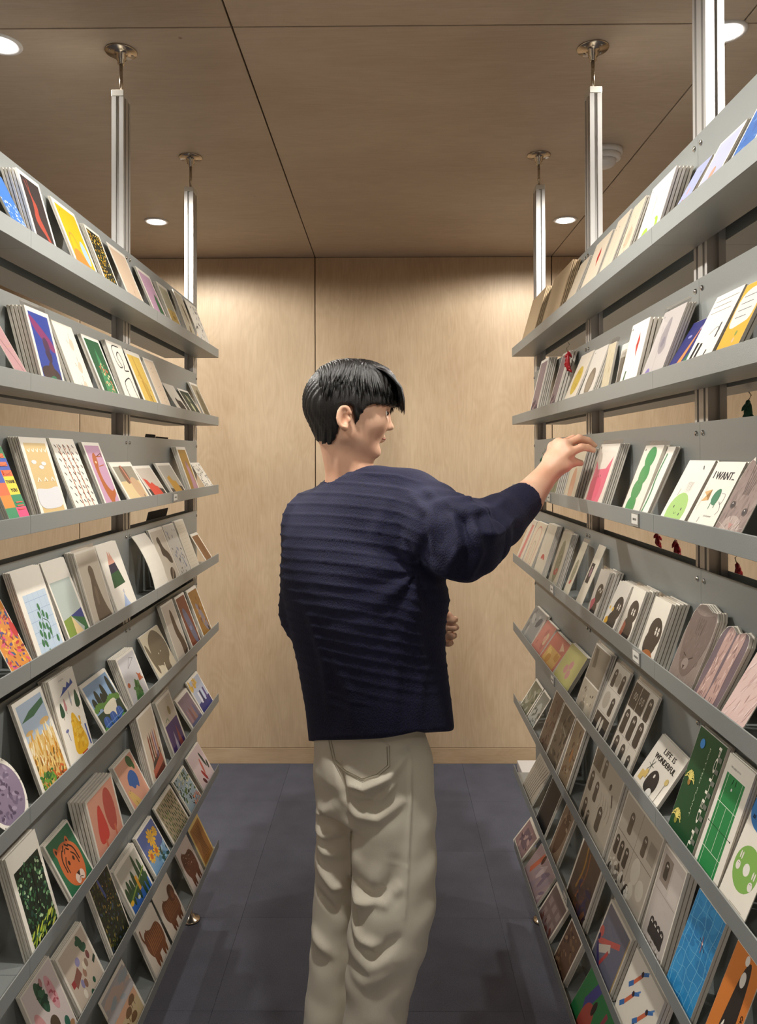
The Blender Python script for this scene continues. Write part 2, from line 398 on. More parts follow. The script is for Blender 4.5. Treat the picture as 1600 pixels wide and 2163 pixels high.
class Art:
    """unit sheet: u 0..1 to the right, v 0..1 upward; k = height/width so that circles stay round"""
    def __init__(s, w, h, seed): s.P = []; s.w = w; s.h = h; s.k = h/w; s.r = random.Random(seed)
    def p(s, pts, c): s.P.append((pts, hexc(c))); return s
    def R(s, u0, v0, u1, v1, c): return s.p([(u0, v0), (u1, v0), (u1, v1), (u0, v1)], c)
    def bg(s, c, m=.07, mt=None): return s.R(m, m/s.k, 1-m, 1-(mt if mt is not None else m/s.k), c)
    def E(s, u, v, ru, rv, c, rot=0, n=18):
        """ellipse, both radii in units of the card width"""
        cr, sr = math.cos(rot), math.sin(rot); q = []
        for i in range(n):
            a = 2*math.pi*i/n; x = ru*math.cos(a); y = rv*math.sin(a); q.append((u+x*cr-y*sr, v+(x*sr+y*cr)/s.k))
        return s.p(q, c)
    def B(s, pts, c, it=2):
        """closed smooth blob through a control polygon"""
        mu = sum(p[0] for p in pts)/len(pts); mv = sum(p[1] for p in pts)/len(pts)
        pts = [(mu+(p[0]-mu)*1.17, mv+(p[1]-mv)*1.1) for p in pts]
        for _ in range(it):
            q = []
            for i in range(len(pts)):
                a, b = pts[i], pts[(i+1) % len(pts)]
                q += [(a[0]*.75+b[0]*.25, a[1]*.75+b[1]*.25), (a[0]*.25+b[0]*.75, a[1]*.25+b[1]*.75)]
            pts = q
        return s.p(pts, c)
    def S(s, pts, w, c):
        """stroke of width w"""
        for a, b in zip(pts, pts[1:]):
            dx, dy = b[0]-a[0], (b[1]-a[1])*s.k; l = math.hypot(dx, dy) or 1; nx, ny = -dy/l*w/2, dx/l*w/2/s.k
            ex, ey = dx/l*w*.3, dy/l*w*.3/s.k
            s.p([(a[0]-ex+nx, a[1]-ey+ny), (a[0]-ex-nx, a[1]-ey-ny), (b[0]+ex-nx, b[1]+ey-ny), (b[0]+ex+nx, b[1]+ey+ny)], c)
        return s
    def C(s, pts, w, c, it=2):
        for _ in range(it):
            q = [pts[0]]
            for a, b in zip(pts, pts[1:]): q += [(a[0]*.75+b[0]*.25, a[1]*.75+b[1]*.25), (a[0]*.25+b[0]*.75, a[1]*.25+b[1]*.75)]
            pts = q + [pts[-1]]
        return s.S(pts, w, c)
    def T(s, txt, u, v, size, c, rot=0, fit=None, bold=0):
        V, Fc, w = glyph(txt); f = size
        if fit: f = fit/w
        cr, sr = math.cos(rot), math.sin(rot)
        for dx in ([0] if not bold else [-bold, 0, bold]):
            for q in Fc:
                s.p([(u+(V[i][0]*f+dx)*cr-V[i][1]*size*sr, v+((V[i][0]*f+dx)*sr+V[i][1]*size*cr)/s.k) for i in q], c)
        return s
    def D(s, n, u0, v0, u1, v1, cols, r=.02, ar=2.0, ang=None):
        """n loose brush dabs"""
        R_ = s.r
        for _ in range(n):
            a = R_.uniform(0, math.pi) if ang is None else ang + R_.uniform(-.35, .35)
            q = r*R_.uniform(.5, 1.3)
            u = R_.uniform(u0, u1); v = R_.uniform(v0, v1); u = min(max(u, u0+q*.6), u1-q*.6); v = min(max(v, v0+q*.6/s.k), v1-q*.6/s.k)
            s.E(u, v, q*ar**.5, q/ar**.5, R_.choice(cols), a, 7)
        return s
    def mesh(s, name):
        V = []; F = []; K = []; z = 4e-5
        def cl(x): return min(max(x, .003), .997)
        C_ = getattr(s, 'clip', None)
        def inside(p):
            # pull a point back along the line to the middle until it lies within the outline
            if not C_: return p
            m = (.5, .5); best = 1.0; dx, dy = p[0]-m[0], p[1]-m[1]
            for a, b in zip(C_, C_[1:]+C_[:1]):
                ex, ey = b[0]-a[0], b[1]-a[1]; den = dx*ey-dy*ex
                if abs(den) < 1e-9: continue
                t = ((a[0]-m[0])*ey-(a[1]-m[1])*ex)/den; q = ((a[0]-m[0])*dy-(a[1]-m[1])*dx)/den
                if t > 0 and -1e-6 <= q <= 1+1e-6: best = min(best, t*.99)
            return (m[0]+dx*best, m[1]+dy*best)
        for pts, c in s.P:
            if C_:
                d = []
                for a, b in zip(pts, pts[1:]+pts[:1]):
                    n_ = 10 if abs(a[0]-b[0])+abs(a[1]-b[1]) > .4 else 1
                    d += [(a[0]+(b[0]-a[0])*i/n_, a[1]+(b[1]-a[1])*i/n_) for i in range(n_)]
                pts = [inside(p) for p in d]
            b = len(V); V += [((cl(u)-.5)*s.w, cl(v)*s.h, z) for u, v in pts]; F.append(tuple(range(b, b+len(pts)))); K.append((c, len(pts))); z += 7e-6 if len(s.P) < 120 else 1.5e-6
        me = bpy.data.meshes.new(name); me.from_pydata(V, [], F); me.update(); me.materials.append(M['ink'])
        at = me.color_attributes.new('ink', 'FLOAT_COLOR', 'CORNER')
        buf = []
        for c, n in K: buf += [c[0], c[1], c[2], 1.0]*n
        at.data.foreach_set('color', buf)
        return me

def tree(a, u, v, h, w, c): a.B([(u, v+h), (u-w*.5, v+h*.5), (u-w*.6, v), (u+w*.6, v), (u+w*.5, v+h*.5)], c)
def cat_fur(a, n=240, cols=('#86726a', '#917c74', '#9c887f', '#7c6862')): a.D(n, .01, .01, .99, .99, cols, .022, 6, 1.35)
def ghost(a, u, v, h, c='#3a342f', eye='#f2ece0', w=None):
    w = w or h*.56*a.k
    a.B([(u-w*.5, v), (u-w*.42, v+h*.45), (u-w*.5, v+h*.8), (u-w*.2, v+h), (u+w*.2, v+h), (u+w*.5, v+h*.8), (u+w*.42, v+h*.45), (u+w*.5, v), (u, v-h*.03)], c)
    a.E(u-w*.12, v+h*.78, w*.07, w*.15, eye); a.E(u+w*.14, v+h*.78, w*.07, w*.15, eye)
def cells(a, cols, rows, c='#8d857c', m=.05):
    for i in range(1, cols): a.S([(i/cols, .02), (i/cols, .98)], .006, c)
    for j in range(1, rows): a.S([(.02, j/rows), (.98, j/rows)], .006, c)
def beast(a, c, u0, v0, u1, v1, stripe=None):
    """a standing four-legged animal seen from the side, inside the box"""
    def q(x, y): return (u0+(u1-u0)*x, v0+(v1-v0)*y)
    a.B([q(.0, .75), q(.1, .98), q(.3, .95), q(.45, .85), q(.8, .88), q(.98, .7), q(1, .42), q(.95, .22), q(.75, .26), q(.45, .22), q(.2, .26), q(.02, .5)], c)
    for x in (.2, .36, .74, .9): a.B([q(x-.08, .5), q(x+.08, .5), q(x+.06, 0), q(x-.07, 0)], c, 1)
    a.E(*q(.04, .93), .02, .03, c); a.E(*q(.2, 1.0), .02, .03, c)
    if stripe:
        for i in range(9):
            x = .12+.095*i; a.C([q(x, .88), q(x+.04, .62), q(x-.01, .34)], .018, stripe)
def lines(a, n, u0, v0, u1, v1, c, w=.008):
    for i in range(n):
        v = v0+(v1-v0)*i/max(n-1, 1); a.S([(u0, v), (u1-a.r.uniform(0, .25)*(u1-u0), v)], w, c)

DS = {}
def design(label):
    def f(fn): DS[fn.__name__[2:]] = (label, fn); return fn
    return f
# ---- left rack
@design('card with a white blossom tree on bright blue')
def d_blue_flower(a): a.bg('#3f78c8', .0); a.D(120, .05, .05, .95, .6, ['#dfe9f5', '#9fc0e8', '#ffffff'], .03, 2.5)
@design('charcoal card with a leaping red deer shape')
def d_dark_red(a):
    a.bg('#3b3231', .09); a.B([(.35, .85), (.42, .7), (.55, .62), (.5, .5), (.62, .4), (.9, .09), (.8, .08), (.6, .3), (.42, .36), (.3, .45), (.4, .6)], '#b04c3c'); a.S([(.22, .9), (.36, .72)], .02, '#b04c3c'); a.S([(.34, .93), (.38, .72)], .015, '#b04c3c')
@design('yellow card with a stretching orange cat and blue shape')
def d_yellow_cat(a):
    a.bg('#f2b81c', .08); a.B([(.1, .07), (.12, .3), (.3, .42), (.55, .36), (.7, .2), (.72, .07)], '#dd8a3c'); a.E(.72, .42, .13, .24, '#a9c4d4', .15); a.C([(.15, .35), (.2, .6), (.4, .62), (.5, .45)], .035, '#e0943c'); a.E(.22, .88, .012, .02, '#5a3a10')
@design('card of dense yellow mimosa flowers on black')
def d_yellow_flowers(a): a.bg('#1f2016', .08); a.D(60, .09, .06, .9, .94, ['#2f4a24', '#46602f'], .03, 5); a.D(190, .09, .06, .91, .94, ['#f4c430', '#ffe17a', '#d99b1c', '#f0b010'], .022, 1.8)
@design('pale beige card with faint fawn drawing')
def d_beige_deer(a): a.bg('#ddc3a8', .07); a.C([(.45, .2), (.6, .3), (.6, .5), (.75, .4)], .015, '#cda98a'); a.C([(.3, .15), (.5, .25), (.7, .12)], .012, '#c79f80'); a.E(.56, .33, .02, .03, '#c79f80')
@design('mauve card with a tall green cactus')
def d_cactus(a): a.bg('#c49ab4', .08); a.E(.72, .3, .16, .42, '#2f6a3c', .1); a.D(30, .6, .1, .86, .6, ['#6fa45c', '#1f4f2c'], .015, 3)
@design('sage and tan card with a golden field')
def d_tan_field(a): a.bg('#b7b294', .1); a.R(.1, .07, .9, .5, '#cfae5c'); a.D(40, .12, .08, .88, .45, ['#b08a34', '#e0c878'], .03, 3); a.E(.5, .35, .12, .06, '#a07c30')
@design('cream card with brown fish shapes')
def d_brown_fish(a): a.bg('#c9bfa6', .05); a.E(.6, .6, .1, .35, '#6d5c40', .3); a.E(.5, .25, .1, .2, '#7d6c4c', -.3); a.S([(.2, .9), (.4, .4)], .02, '#9a8a68')
@design('cream card scattered with black spots')
def d_spots(a): a.D(26, .08, .06, .92, .94, ['#2d2a2a'], .032, 1.5); a.D(10, .08, .06, .92, .94, ['#8a8a86'], .03, 1.5)
@design('dusty pink card with dark blossom branch')
def d_pink_branch(a): a.bg('#b98f90', .02); a.C([(.9, .1), (.6, .5), (.3, .7), (.1, .95)], .03, '#5c3a3c'); a.D(40, .1, .1, .95, .9, ['#8b5a5c', '#d9b6a8', '#caa23c'], .02)
@design('royal blue card with a dark birds and a magenta cloud')
def d_purple_bird(a):
    a.bg('#24409c', .09); a.B([(.1, .92), (.5, .78), (.85, .62), (.85, .5), (.5, .62), (.2, .76)], '#8c2a68'); a.E(.55, .58, .12, .16, '#4a2448', .3); a.B([(.42, .52), (.7, .5), (.62, .36), (.5, .4)], '#3a1e3c')
    a.B([(.1, .28), (.5, .34), (.88, .24), (.7, .12), (.3, .1)], '#3b2420'); a.E(.55, .3, .11, .14, '#4a2c22'); a.B([(.4, .2), (.68, .22), (.6, .07), (.42, .07)], '#2f7a54'); a.D(24, .12, .06, .88, .14, ['#7a3048', '#28603c'], .03)
@design('cream card with small flying storks')
def d_cream_birds(a):
    a.bg('#ece0cf', .0)
    for u, v in ((.6, .72), (.62, .42), (.55, .16)): a.B([(u-.1, v), (u+.05, v+.1), (u+.16, v+.06), (u+.06, v-.08)], '#dcbfa8'); a.S([(u-.16, v+.06), (u-.12, v+.02)], .014, '#222'); a.S([(u+.05, v+.16), (u+.02, v+.08)], .012, '#333')
@design('deep green card with a decorated fir tree')
def d_green_tree(a): a.bg('#235a34', .08); a.p([(.25, .12), (.85, .12), (.5, .85)], '#3f8a58'); a.D(46, .32, .14, .78, .62, ['#e08a5c', '#f0b28a', '#d46848', '#f3e3b0'], .028, 1.4)
@design('white card with a looping black brush line')
def d_squiggle(a): a.bg('#efe8da', .0); a.C([(.72, .95), (.2, .95), (.25, .62), (.6, .62), (.35, .78), (.62, .9), (.75, .7), (.55, .58), (.9, .6)], .03, '#1b1a19', 3); a.C([(.5, .45), (.25, .38), (.35, .1), (.75, .06)], .03, '#1b1a19', 3); a.C([(.5, .45), (.8, .5), (.8, .3), (.95, .12)], .03, '#1b1a19', 3)
@design('yellow card with tall giraffe shapes')
def d_yellow_giraffe(a): a.bg('#dcb956', .1); a.E(.5, .4, .1, .5, '#caa040', .15); a.S([(.4, .9), (.5, .2)], .05, '#b98f30'); a.D(20, .3, .1, .8, .9, ['#8a6a20', '#e8cf80'], .018); a.C([(.6, .3), (.7, .1), (.62, .5)], .015, '#2a2a20')
@design('cream card with three tiny faces')
def d_cream_faces(a):
    a.bg('#e3cdb2', .05)
    for u, v in ((.45, .82), (.5, .5), (.6, .3)): a.E(u-.04, v, .012, .018, '#3a2a20'); a.E(u+.08, v+.02, .012, .018, '#3a2a20'); a.C([(u-.04, v-.05), (u+.03, v-.07), (u+.08, v-.04)], .01, '#8a5a40')
@design('white landscape card with a small black dog')
def d_black_dog(a): a.bg('#eae3d6', .0); beast(a, '#1e1b1a', .35, .1, .85, .6)
@design('white bordered dark green card with a pale rabbit')
def d_dark_rabbit(a): a.bg('#27382a', .06); a.E(.5, .45, .1, .13, '#c9c8a0'); a.E(.45, .72, .03, .11, '#c9c8a0'); a.E(.56, .7, .03, .1, '#c9c8a0'); a.E(.5, .2, .13, .12, '#a9ac80')
@design('sand card with a spotted wild cat')
def d_wild_cat(a): a.bg('#a79a7e', .08); a.B([(.2, .15), (.3, .7), (.6, .85), (.8, .5), (.75, .1)], '#6f6347'); a.D(30, .25, .15, .78, .75, ['#2e2a20'], .02)
@design('rainbow coloured stack of cards lettered THANK YOU')
def d_thank_you(a):
    cs = ['#e8477c', '#f26b3a', '#f5d13a', '#2d8a5c', '#3a55b0', '#4a2f86', '#e88a2a', '#4fa06a']
    for j in range(7):
        for i in range(2): a.R(i*.5, j/7, i*.5+.5, (j+1)/7, cs[(j*3+i*5) % 8])
    a.R(.5, 3/7, 1, 4.5/7, '#f3d53c'); a.T('THANK', .53, .56, .13, '#1c1a12', fit=.44, bold=.006); a.T('YOU', .6, .46, .13, '#1c1a12', fit=.3, bold=.006)
    a.T('HAPPY', .53, .08, .1, '#12301c', fit=.44, bold=.004); a.T('NEW', .58, .02, .08, '#12301c', fit=.3, bold=.004)
    for j in range(3): a.R(.56, .66+.1*j, .9, .71+.1*j, '#f26b3a'); a.C([(.56, .685+.1*j), (.73, .66+.1*j), (.9, .685+.1*j)], .01, '#3a1a10')
    a.S([(.6, .3), (.9, .3)], .03, '#e8574c'); a.S([(.6, .26), (.9, .26)], .03, '#e8574c'); a.S([(.6, .34), (.9, .34)], .03, '#e8574c')
@design('tan card with white clouds houses and snow bands')
def d_tan_clouds(a):
    a.bg('#d8bb83', .1)
    for i in range(5): a.C([(.18+.15*i, .86), (.22+.15*i, .83), (.26+.15*i, .87)], .025, '#f2ead8')
    for u, v in ((.28, .72), (.62, .7), (.5, .66)): a.E(u, v, .09, .035, '#dfe0e2')
    for u in (.28, .52, .78): a.p([(u-.08, .5), (u+.08, .5), (u, .55)], '#f5ecd8'); a.E(u, .51, .02, .02, '#c08a4a')
    a.B([(.12, .4), (.2, .42), (.5, .4), (.8, .43), (.88, .4), (.88, .22), (.5, .2), (.12, .22)], '#dcdcdf'); a.C([(.6, .12), (.66, .08), (.72, .14)], .02, '#f2ead8')
@design('white card of slanting black dashes and rust twigs')
def d_dashes(a):
    for j in range(11):
        for i in range(5): u = .1+.18*i+(j % 2)*.08; v = .05+.085*j; a.S([(u, v+.016), (u+.05, v-.012)], .026, '#23211f')
    for u in (.3, .52, .72):
        a.C([(u-.08, .92), (u, .6), (u+.06, .3), (u+.1, .04)], .024, '#a8542c')
        for i in range(14): v = .08+.06*i; a.S([(u+.06-v*.12, v), (u+.11-v*.12, v+.02)], .012, '#b8643a')
@design('lilac pink card with a brown dog standing upright')
def d_dog_pink(a):
    a.bg('#c79ab6', .08); a.B([(.3, .76), (.5, .84), (.55, .7), (.42, .6), (.48, .42), (.7, .3), (.85, .36), (.86, .28), (.62, .2), (.66, .12), (.55, .1), (.35, .3), (.28, .55)], '#b5612c'); a.E(.4, .72, .05, .03, '#e8c8a0'); a.E(.85, .82, .03, .06, '#5a2a18'); a.E(.62, .1, .04, .025, '#c8723c')
    a.S([(.5, .8), (.78, .8)], .03, '#b5612c'); a.S([(.5, .66), (.8, .68)], .025, '#b5612c'); a.S([(.56, .8), (.82, .84)], .02, '#5a2a18')
@design('card of overlapping sand and grey cut paper shapes')
def d_beige_coat(a): a.R(.07, .55, .93, .9, '#9b9483'); a.R(.07, .1, .93, .58, '#e0c896'); a.B([(.3, .9), (.5, .9), (.55, .6), (.35, .5)], '#7d5a44'); a.B([(.5, .6), (.75, .66), (.9, .4), (.8, .15), (.55, .25)], '#cda983'); a.S([(.42, .9), (.5, .55)], .05, '#c9826c'); a.S([(.8, .25), (.86, .1)], .03, '#2a201c')
@design('card with a jagged red hill over black stripes')
def d_red_hill(a): a.bg('#cfc2b4', .06); a.p([(.06, .1), (.06, .4), (.25, .38), (.2, .1)], '#2b2522'); a.p([(.75, .1), (.72, .4), (.93, .36), (.93, .1)], '#2b2522'); a.p([(.25, .1), (.12, .68), (.3, .62), (.36, .52), (.5, .56), (.6, .46), (.7, .44), (.82, .1)], '#d9432c')
@design('grey card with a mustard hill and dark corner blocks')
def d_mustard_hill(a): a.bg('#b9b3a6', .06); a.p([(.06, .1), (.06, .34), (.3, .3), (.3, .1)], '#2c2620'); a.p([(.75, .1), (.7, .38), (.93, .34), (.93, .1)], '#3a261c'); a.p([(.3, .1), (.22, .6), (.45, .66), (.5, .52), (.7, .5), (.82, .1)], '#cf9b2a')
@design('mustard card with a lilac pink figure')
def d_mustard_pink(a): a.bg('#a87f2c', .09); a.B([(.4, .65), (.6, .7), (.8, .3), (.9, .07), (.4, .07), (.5, .4)], '#b98a9c'); a.E(.52, .66, .07, .1, '#8f6a6c')
@design('card speckled all over with black leopard marks')
def d_bw_dots(a): a.D(130, .04, .04, .96, .96, ['#221f1e', '#2f2b2a'], .024, 2.4)
@design('card of a red and orange flower garden')
def d_red_garden(a): a.bg('#d98a34', .02); a.D(150, .03, .03, .97, .97, ['#c1303c', '#e2527a', '#5a4a8a', '#8a2a34', '#2f5a7c', '#f0b040'], .05, 2.5); a.E(.9, .6, .12, .2, '#c43a34')
@design('pale blue grid card with a trailing green leafy plant')
def d_blue_grid(a):
    a.R(.14, .06, .93, .74, '#c2d3e2')
    for i in range(6): a.S([(.14, .12+.11*i), (.93, .12+.11*i)], .007, '#8fa8c8')
    for i in range(4): a.S([(.28+.18*i, .06), (.28+.18*i, .74)], .006, '#9fb4d0')
    a.C([(.52, .58), (.55, .45), (.4, .3), (.34, .2)], .014, '#2d5a3a'); a.C([(.55, .45), (.72, .4), (.66, .22)], .012, '#2d5a3a')
    for u, v in ((.52, .58), (.46, .5), (.6, .5), (.7, .46), (.4, .4), (.5, .38), (.6, .36), (.34, .32), (.44, .28), (.56, .26), (.66, .3), (.3, .22), (.4, .2), (.82, .2), (.44, .1)): a.E(u, v, .035, .065, '#3f7a4e', a.r.uniform(-.5, .5))
@design('grey green sky card with olive blue and cream triangles')
def d_hills(a): a.R(.05, .06, .92, .76, '#b3bdb6'); a.p([(.05, .06), (.05, .32), (.4, .34), (.36, .06)], '#7e9440'); a.p([(.36, .06), (.4, .34), (.78, .06)], '#e8cd98'); a.p([(.4, .34), (.92, .1), (.92, .38)], '#2e6b3e'); a.p([(.4, .34), (.92, .26), (.92, .38)], '#2f3f86'); a.p([(.6, .06), (.92, .24), (.92, .06)], '#2e6b3e')
@design('cream card with a seated grey brown dog in clear film')
def d_brown_dog(a): a.bg('#ddd3c2', .04); a.B([(.4, .72), (.5, .78), (.62, .72), (.6, .6), (.72, .3), (.9, .14), (.8, .08), (.5, .06), (.3, .1), (.32, .4), (.44, .62)], '#6b5c4d'); a.B([(.45, .55), (.56, .5), (.5, .3), (.42, .35)], '#857565')
@design('white card with a pink navy and green peak')
def d_peaks(a): a.p([(.3, .7), (.62, .72), (.5, .88), (.46, .82), (.42, .9)], '#dba08c'); a.p([(.26, .58), (.68, .6), (.62, .72), (.3, .71)], '#26243e'); a.p([(.2, .4), (.78, .42), (.68, .61), (.26, .59)], '#20522f'); a.p([(.3, .06), (.76, .06), (.62, .2), (.55, .3), (.42, .16)], '#a9bbdc'); a.B([(.52, .32), (.6, .36), (.58, .28)], '#c0c0c8')
@design('plain white deckle card curving forward')
def d_plain_curved(a): a.bg('#ddd8cc', .0)
@design('white card with dark platypus and hedgehog shapes')
def d_platypus(a): a.bg('#cfc5b5', .06); a.B([(.3, .8), (.5, .85), (.55, .65), (.8, .55), (.85, .38), (.65, .4), (.55, .5), (.35, .55), (.4, .68)], '#3b3026'); a.E(.55, .2, .2, .14, '#3b3026', .6); a.C([(.4, .1), (.55, .2), (.7, .3)], .02, '#c9b89c')
@design('off white card with blue grey leaves and beetles')
def d_grey_bugs(a): a.bg('#d5d1c8', .03); a.D(16, .1, .1, .9, .9, ['#9aa0b4', '#8f96a8'], .05, 1.6); a.D(14, .1, .1, .9, .9, ['#34322e', '#26302c'], .03, 2.5)
@design('cream card of faint ruled handwriting')
def d_plain_text(a): a.bg('#ddd3c0', .04); lines(a, 14, .15, .1, .85, .9, '#c2b59c')
@design('small card with a brown wood grain drawing')
def d_brown_fox(a): a.bg('#8a5f38', .1); [a.C([(.2+.1*i, .1), (.35+.08*i, .5), (.15+.12*i, .9)], .012, '#5f3c20') for i in range(6)]
@design('round mauve fan card edged with black lettering, leaning at the picture edge')
def d_round_badge(a):
    a.E(.5, .5, .46, .46, '#8a7a90', n=40); a.D(50, .2, .2, .8, .8, ['#6f6078', '#a394a8', '#584a60'], .04)
    t = 'BLUE TIMES BLUE TIMES'
    for i, ch in enumerate(t):
        if ch == ' ': continue
        g = .9-i*.29; a.T(ch, .5+.465*math.cos(g), .5+.465*math.sin(g), .045, '#151515', g-math.pi/2)
@design('card of a golden field under a pale blue sky')
def d_field(a):
    a.bg('#a9b9cb', .08); a.p([(.1, .78), (.4, .85), (.9, .9), (.9, .84), (.5, .78)], '#3f6a4c'); a.E(.22, .66, .12, .035, '#d8b070'); a.E(.75, .68, .16, .05, '#e0b878')
    a.R(.08, .07, .92, .58, '#d8b26a'); a.D(90, .09, .3, .91, .62, ['#f2e4c0', '#e6c98a', '#d29a3c'], .045, 5, 1.5); a.D(110, .09, .07, .91, .42, ['#e2a03a', '#b8742a', '#f0d080', '#5a4a26', '#8a5a20'], .03, 3, 1.3); a.D(50, .09, .06, .5, .24, ['#3f7a34', '#2f5f2c', '#6f9a3c'], .035, 2); a.D(20, .5, .07, .9, .2, ['#d0642c', '#7a3a1c'], .03, 3)
@design('white card with a yellow larch and small forest trees')
def d_tall_trees(a):
    a.p([(.24, .78), (.86, .84), (.8, .9), (.72, .85), (.64, .89), (.56, .84), (.46, .86), (.36, .81)], '#2c4c9a')
    for u, v, h, w, c in ((.2, .58, .16, .12, '#27523a'), (.36, .62, .14, .07, '#c8888a'), (.84, .58, .2, .15, '#1f4a32'), (.6, .66, .15, .05, '#a8a8b0')): tree(a, u, v, h, w, c); a.S([(u, v-.03), (u, v)], .015, '#5c4a3a')
    a.B([(.52, .6), (.4, .35), (.34, .16), (.6, .12), (.86, .16), (.74, .36)], '#efb928'); a.D(40, .42, .16, .78, .5, ['#f3c94a', '#e0a61c'], .04, 1.3); a.R(.52, .06, .76, .12, '#c8402c'); a.S([(.9, .36), (.94, .14)], .05, '#3450a0'); a.S([(.2, .42), (.24, .32)], .016, '#5a6080'); a.E(.2, .43, .06, .03, '#6b6fa0'); a.T('A MAJESTIC', .34, .93, .04, '#666')
@design('card of black cypresses round a white lake with blue water')
def d_lake_cypress(a):
    a.bg('#86a6c8', .05)
    for u, h in ((.16, .3), (.32, .45), (.46, .3), (.58, .5), (.86, .6)): a.E(u, .5+h*.25, .07, h*.36, '#1c2a20')
    for i in range(12): a.E(.1+.075*i, .5+.03*math.sin(i), .06, .05, '#5c8a3c')
    a.R(.05, .07, .95, .42, '#223f2a'); a.B([(.35, .46), (.8, .5), (.7, .32), (.62, .2), (.5, .3), (.3, .36)], '#ece4cc')
    for i in range(3): a.B([(.12+.25*i, .08), (.14+.25*i, .32), (.34+.25*i, .3), (.3+.25*i, .08)], '#2f5ca8'); a.S([(.1+.25*i, .18), (.36+.25*i, .2)], .01, '#7fa4d8'); a.S([(.2+.25*i, .08), (.24+.25*i, .32)], .01, '#7fa4d8')
    a.E(.1, .1, .08, .07, '#5f9a4c'); a.E(.8, .1, .1, .06, '#5f9a4c')
@design('pale grey card with a green pine rust house and outlined peak')
def d_pine_house(a): a.bg('#ccc9cb', .05); a.S([(.4, .72), (.62, .88), (.8, .84), (.42, .72)], .01, '#555'); a.p([(.28, .14), (.5, .5), (.64, .42), (.72, .2), (.5, .1)], '#3f7038'); a.D(14, .36, .15, .66, .42, ['#4f8046', '#2f5c2c'], .05); a.E(.16, .46, .07, .05, '#b5603c'); a.R(.72, .4, .88, .52, '#b5603c'); a.S([(.7, .56), (.94, .4)], .03, '#b5603c')
@design('cream card with a big grey brown elephant face')
def d_elephant(a): a.bg('#d8ccb2', .0); a.B([(.2, .35), (.25, .75), (.45, .92), (.7, .95), (.92, .7), (.9, .4), (.7, .3), (.72, .12), (.5, .1), (.5, .3)], '#6f6450'); a.E(.12, .5, .07, .28, '#6f6450', .2); a.S([(.5, .3), (.42, .14), (.52, .1)], .03, '#e8dcc0'); a.E(.46, .52, .012, .016, '#f0e8d4'); a.E(.58, .54, .012, .016, '#f0e8d4')
@design('white card with a long dark brown bear')
def d_bear(a): a.bg('#d5cabb', .05); a.B([(.5, .85), (.65, .8), (.7, .5), (.85, .35), (.92, .15), (.6, .1), (.62, .3), (.45, .5)], '#5a4636'); a.E(.8, .14, .05, .03, '#2a2420'); a.S([(.82, .1), (.94, .16)], .02, '#2a2420')
@design('rust red card with a crouching blue grey fox')
def d_red_fox(a): a.bg('#80452e', .07); a.B([(.25, .7), (.5, .75), (.75, .4), (.8, .1), (.55, .12), (.35, .4)], '#6f6f86'); a.E(.5, .4, .1, .1, '#8d8fae'); a.E(.46, .44, .02, .03, '#26201e'); a.E(.58, .44, .02, .03, '#26201e')
@design('ochre card with a lilac grey bird')
def d_ochre_bird(a): a.bg('#9a6f34', .07); a.B([(.3, .7), (.55, .65), (.8, .3), (.85, .12), (.5, .2)], '#8a7f86'); a.E(.78, .16, .05, .1, '#2a2a34', .4); a.D(14, .3, .3, .8, .8, ['#7a4a24', '#b98a44'], .05)
@design('dark card of sunlit green woodland foliage')
def d_forest(a): a.R(.1, .08, .92, .82, '#16281c'); a.D(230, .1, .12, .92, .82, ['#2f5a34', '#1e3c26', '#5a8a5c', '#aac49a', '#0e1a12', '#3a6a44', '#24463a'], .03, 1.6); a.S([(.55, .3), (.6, .7)], .05, '#141a14'); a.D(30, .12, .09, .9, .24, ['#b5c444', '#d8d868', '#6f8a2c'], .035, 4, .5)
@design('green card with an orange tiger face')
def d_tiger(a):
    a.bg('#2f7450', .045); o = '#dd7440'; k = '#33201a'
    for u, rot in ((.24, .25), (.66, -.25)): a.E(u, .74, .065, .13, o, rot); a.E(u, .75, .03, .07, k, rot)
    a.B([(.2, .55), (.25, .74), (.5, .8), (.78, .68), (.84, .45), (.74, .2), (.55, .12), (.3, .2), (.2, .38)], o)
    for s_ in (-1, 1):
        a.C([(.52+s_*.12, .72), (.52+s_*.24, .62), (.52+s_*.25, .42)], .03, k, 2); a.C([(.52+s_*.1, .6), (.52+s_*.19, .52), (.52+s_*.19, .38)], .024, k, 2)
        a.S([(.52+s_*.03, .76), (.52+s_*.1, .7)], .03, k); a.S([(.52+s_*.02, .7), (.52+s_*.08, .65)], .026, k)
        a.E(.52+s_*.09, .5, .032, .045, k)
    a.E(.46, .22, .08, .09, '#f0d6c4'); a.E(.62, .22, .08, .09, '#f0d6c4'); a.p([(.48, .3), (.6, .3), (.54, .22)], k); a.C([(.46, .18), (.54, .22), (.62, .18)], .012, k)
@design('salmon card with two red lollipop trees, on the thickest stack')
def d_pink_trees(a): a.bg('#e6a48c', .045); a.E(.68, .56, .17, .33, '#c4564c', .12); a.R(.7, .1, .75, .3, '#dd7a5c'); a.B([(.34, .82), (.44, .55), (.5, .28), (.4, .22), (.22, .24), (.2, .45)], '#dc4a42'); a.R(.34, .06, .39, .24, '#dd7a5c')
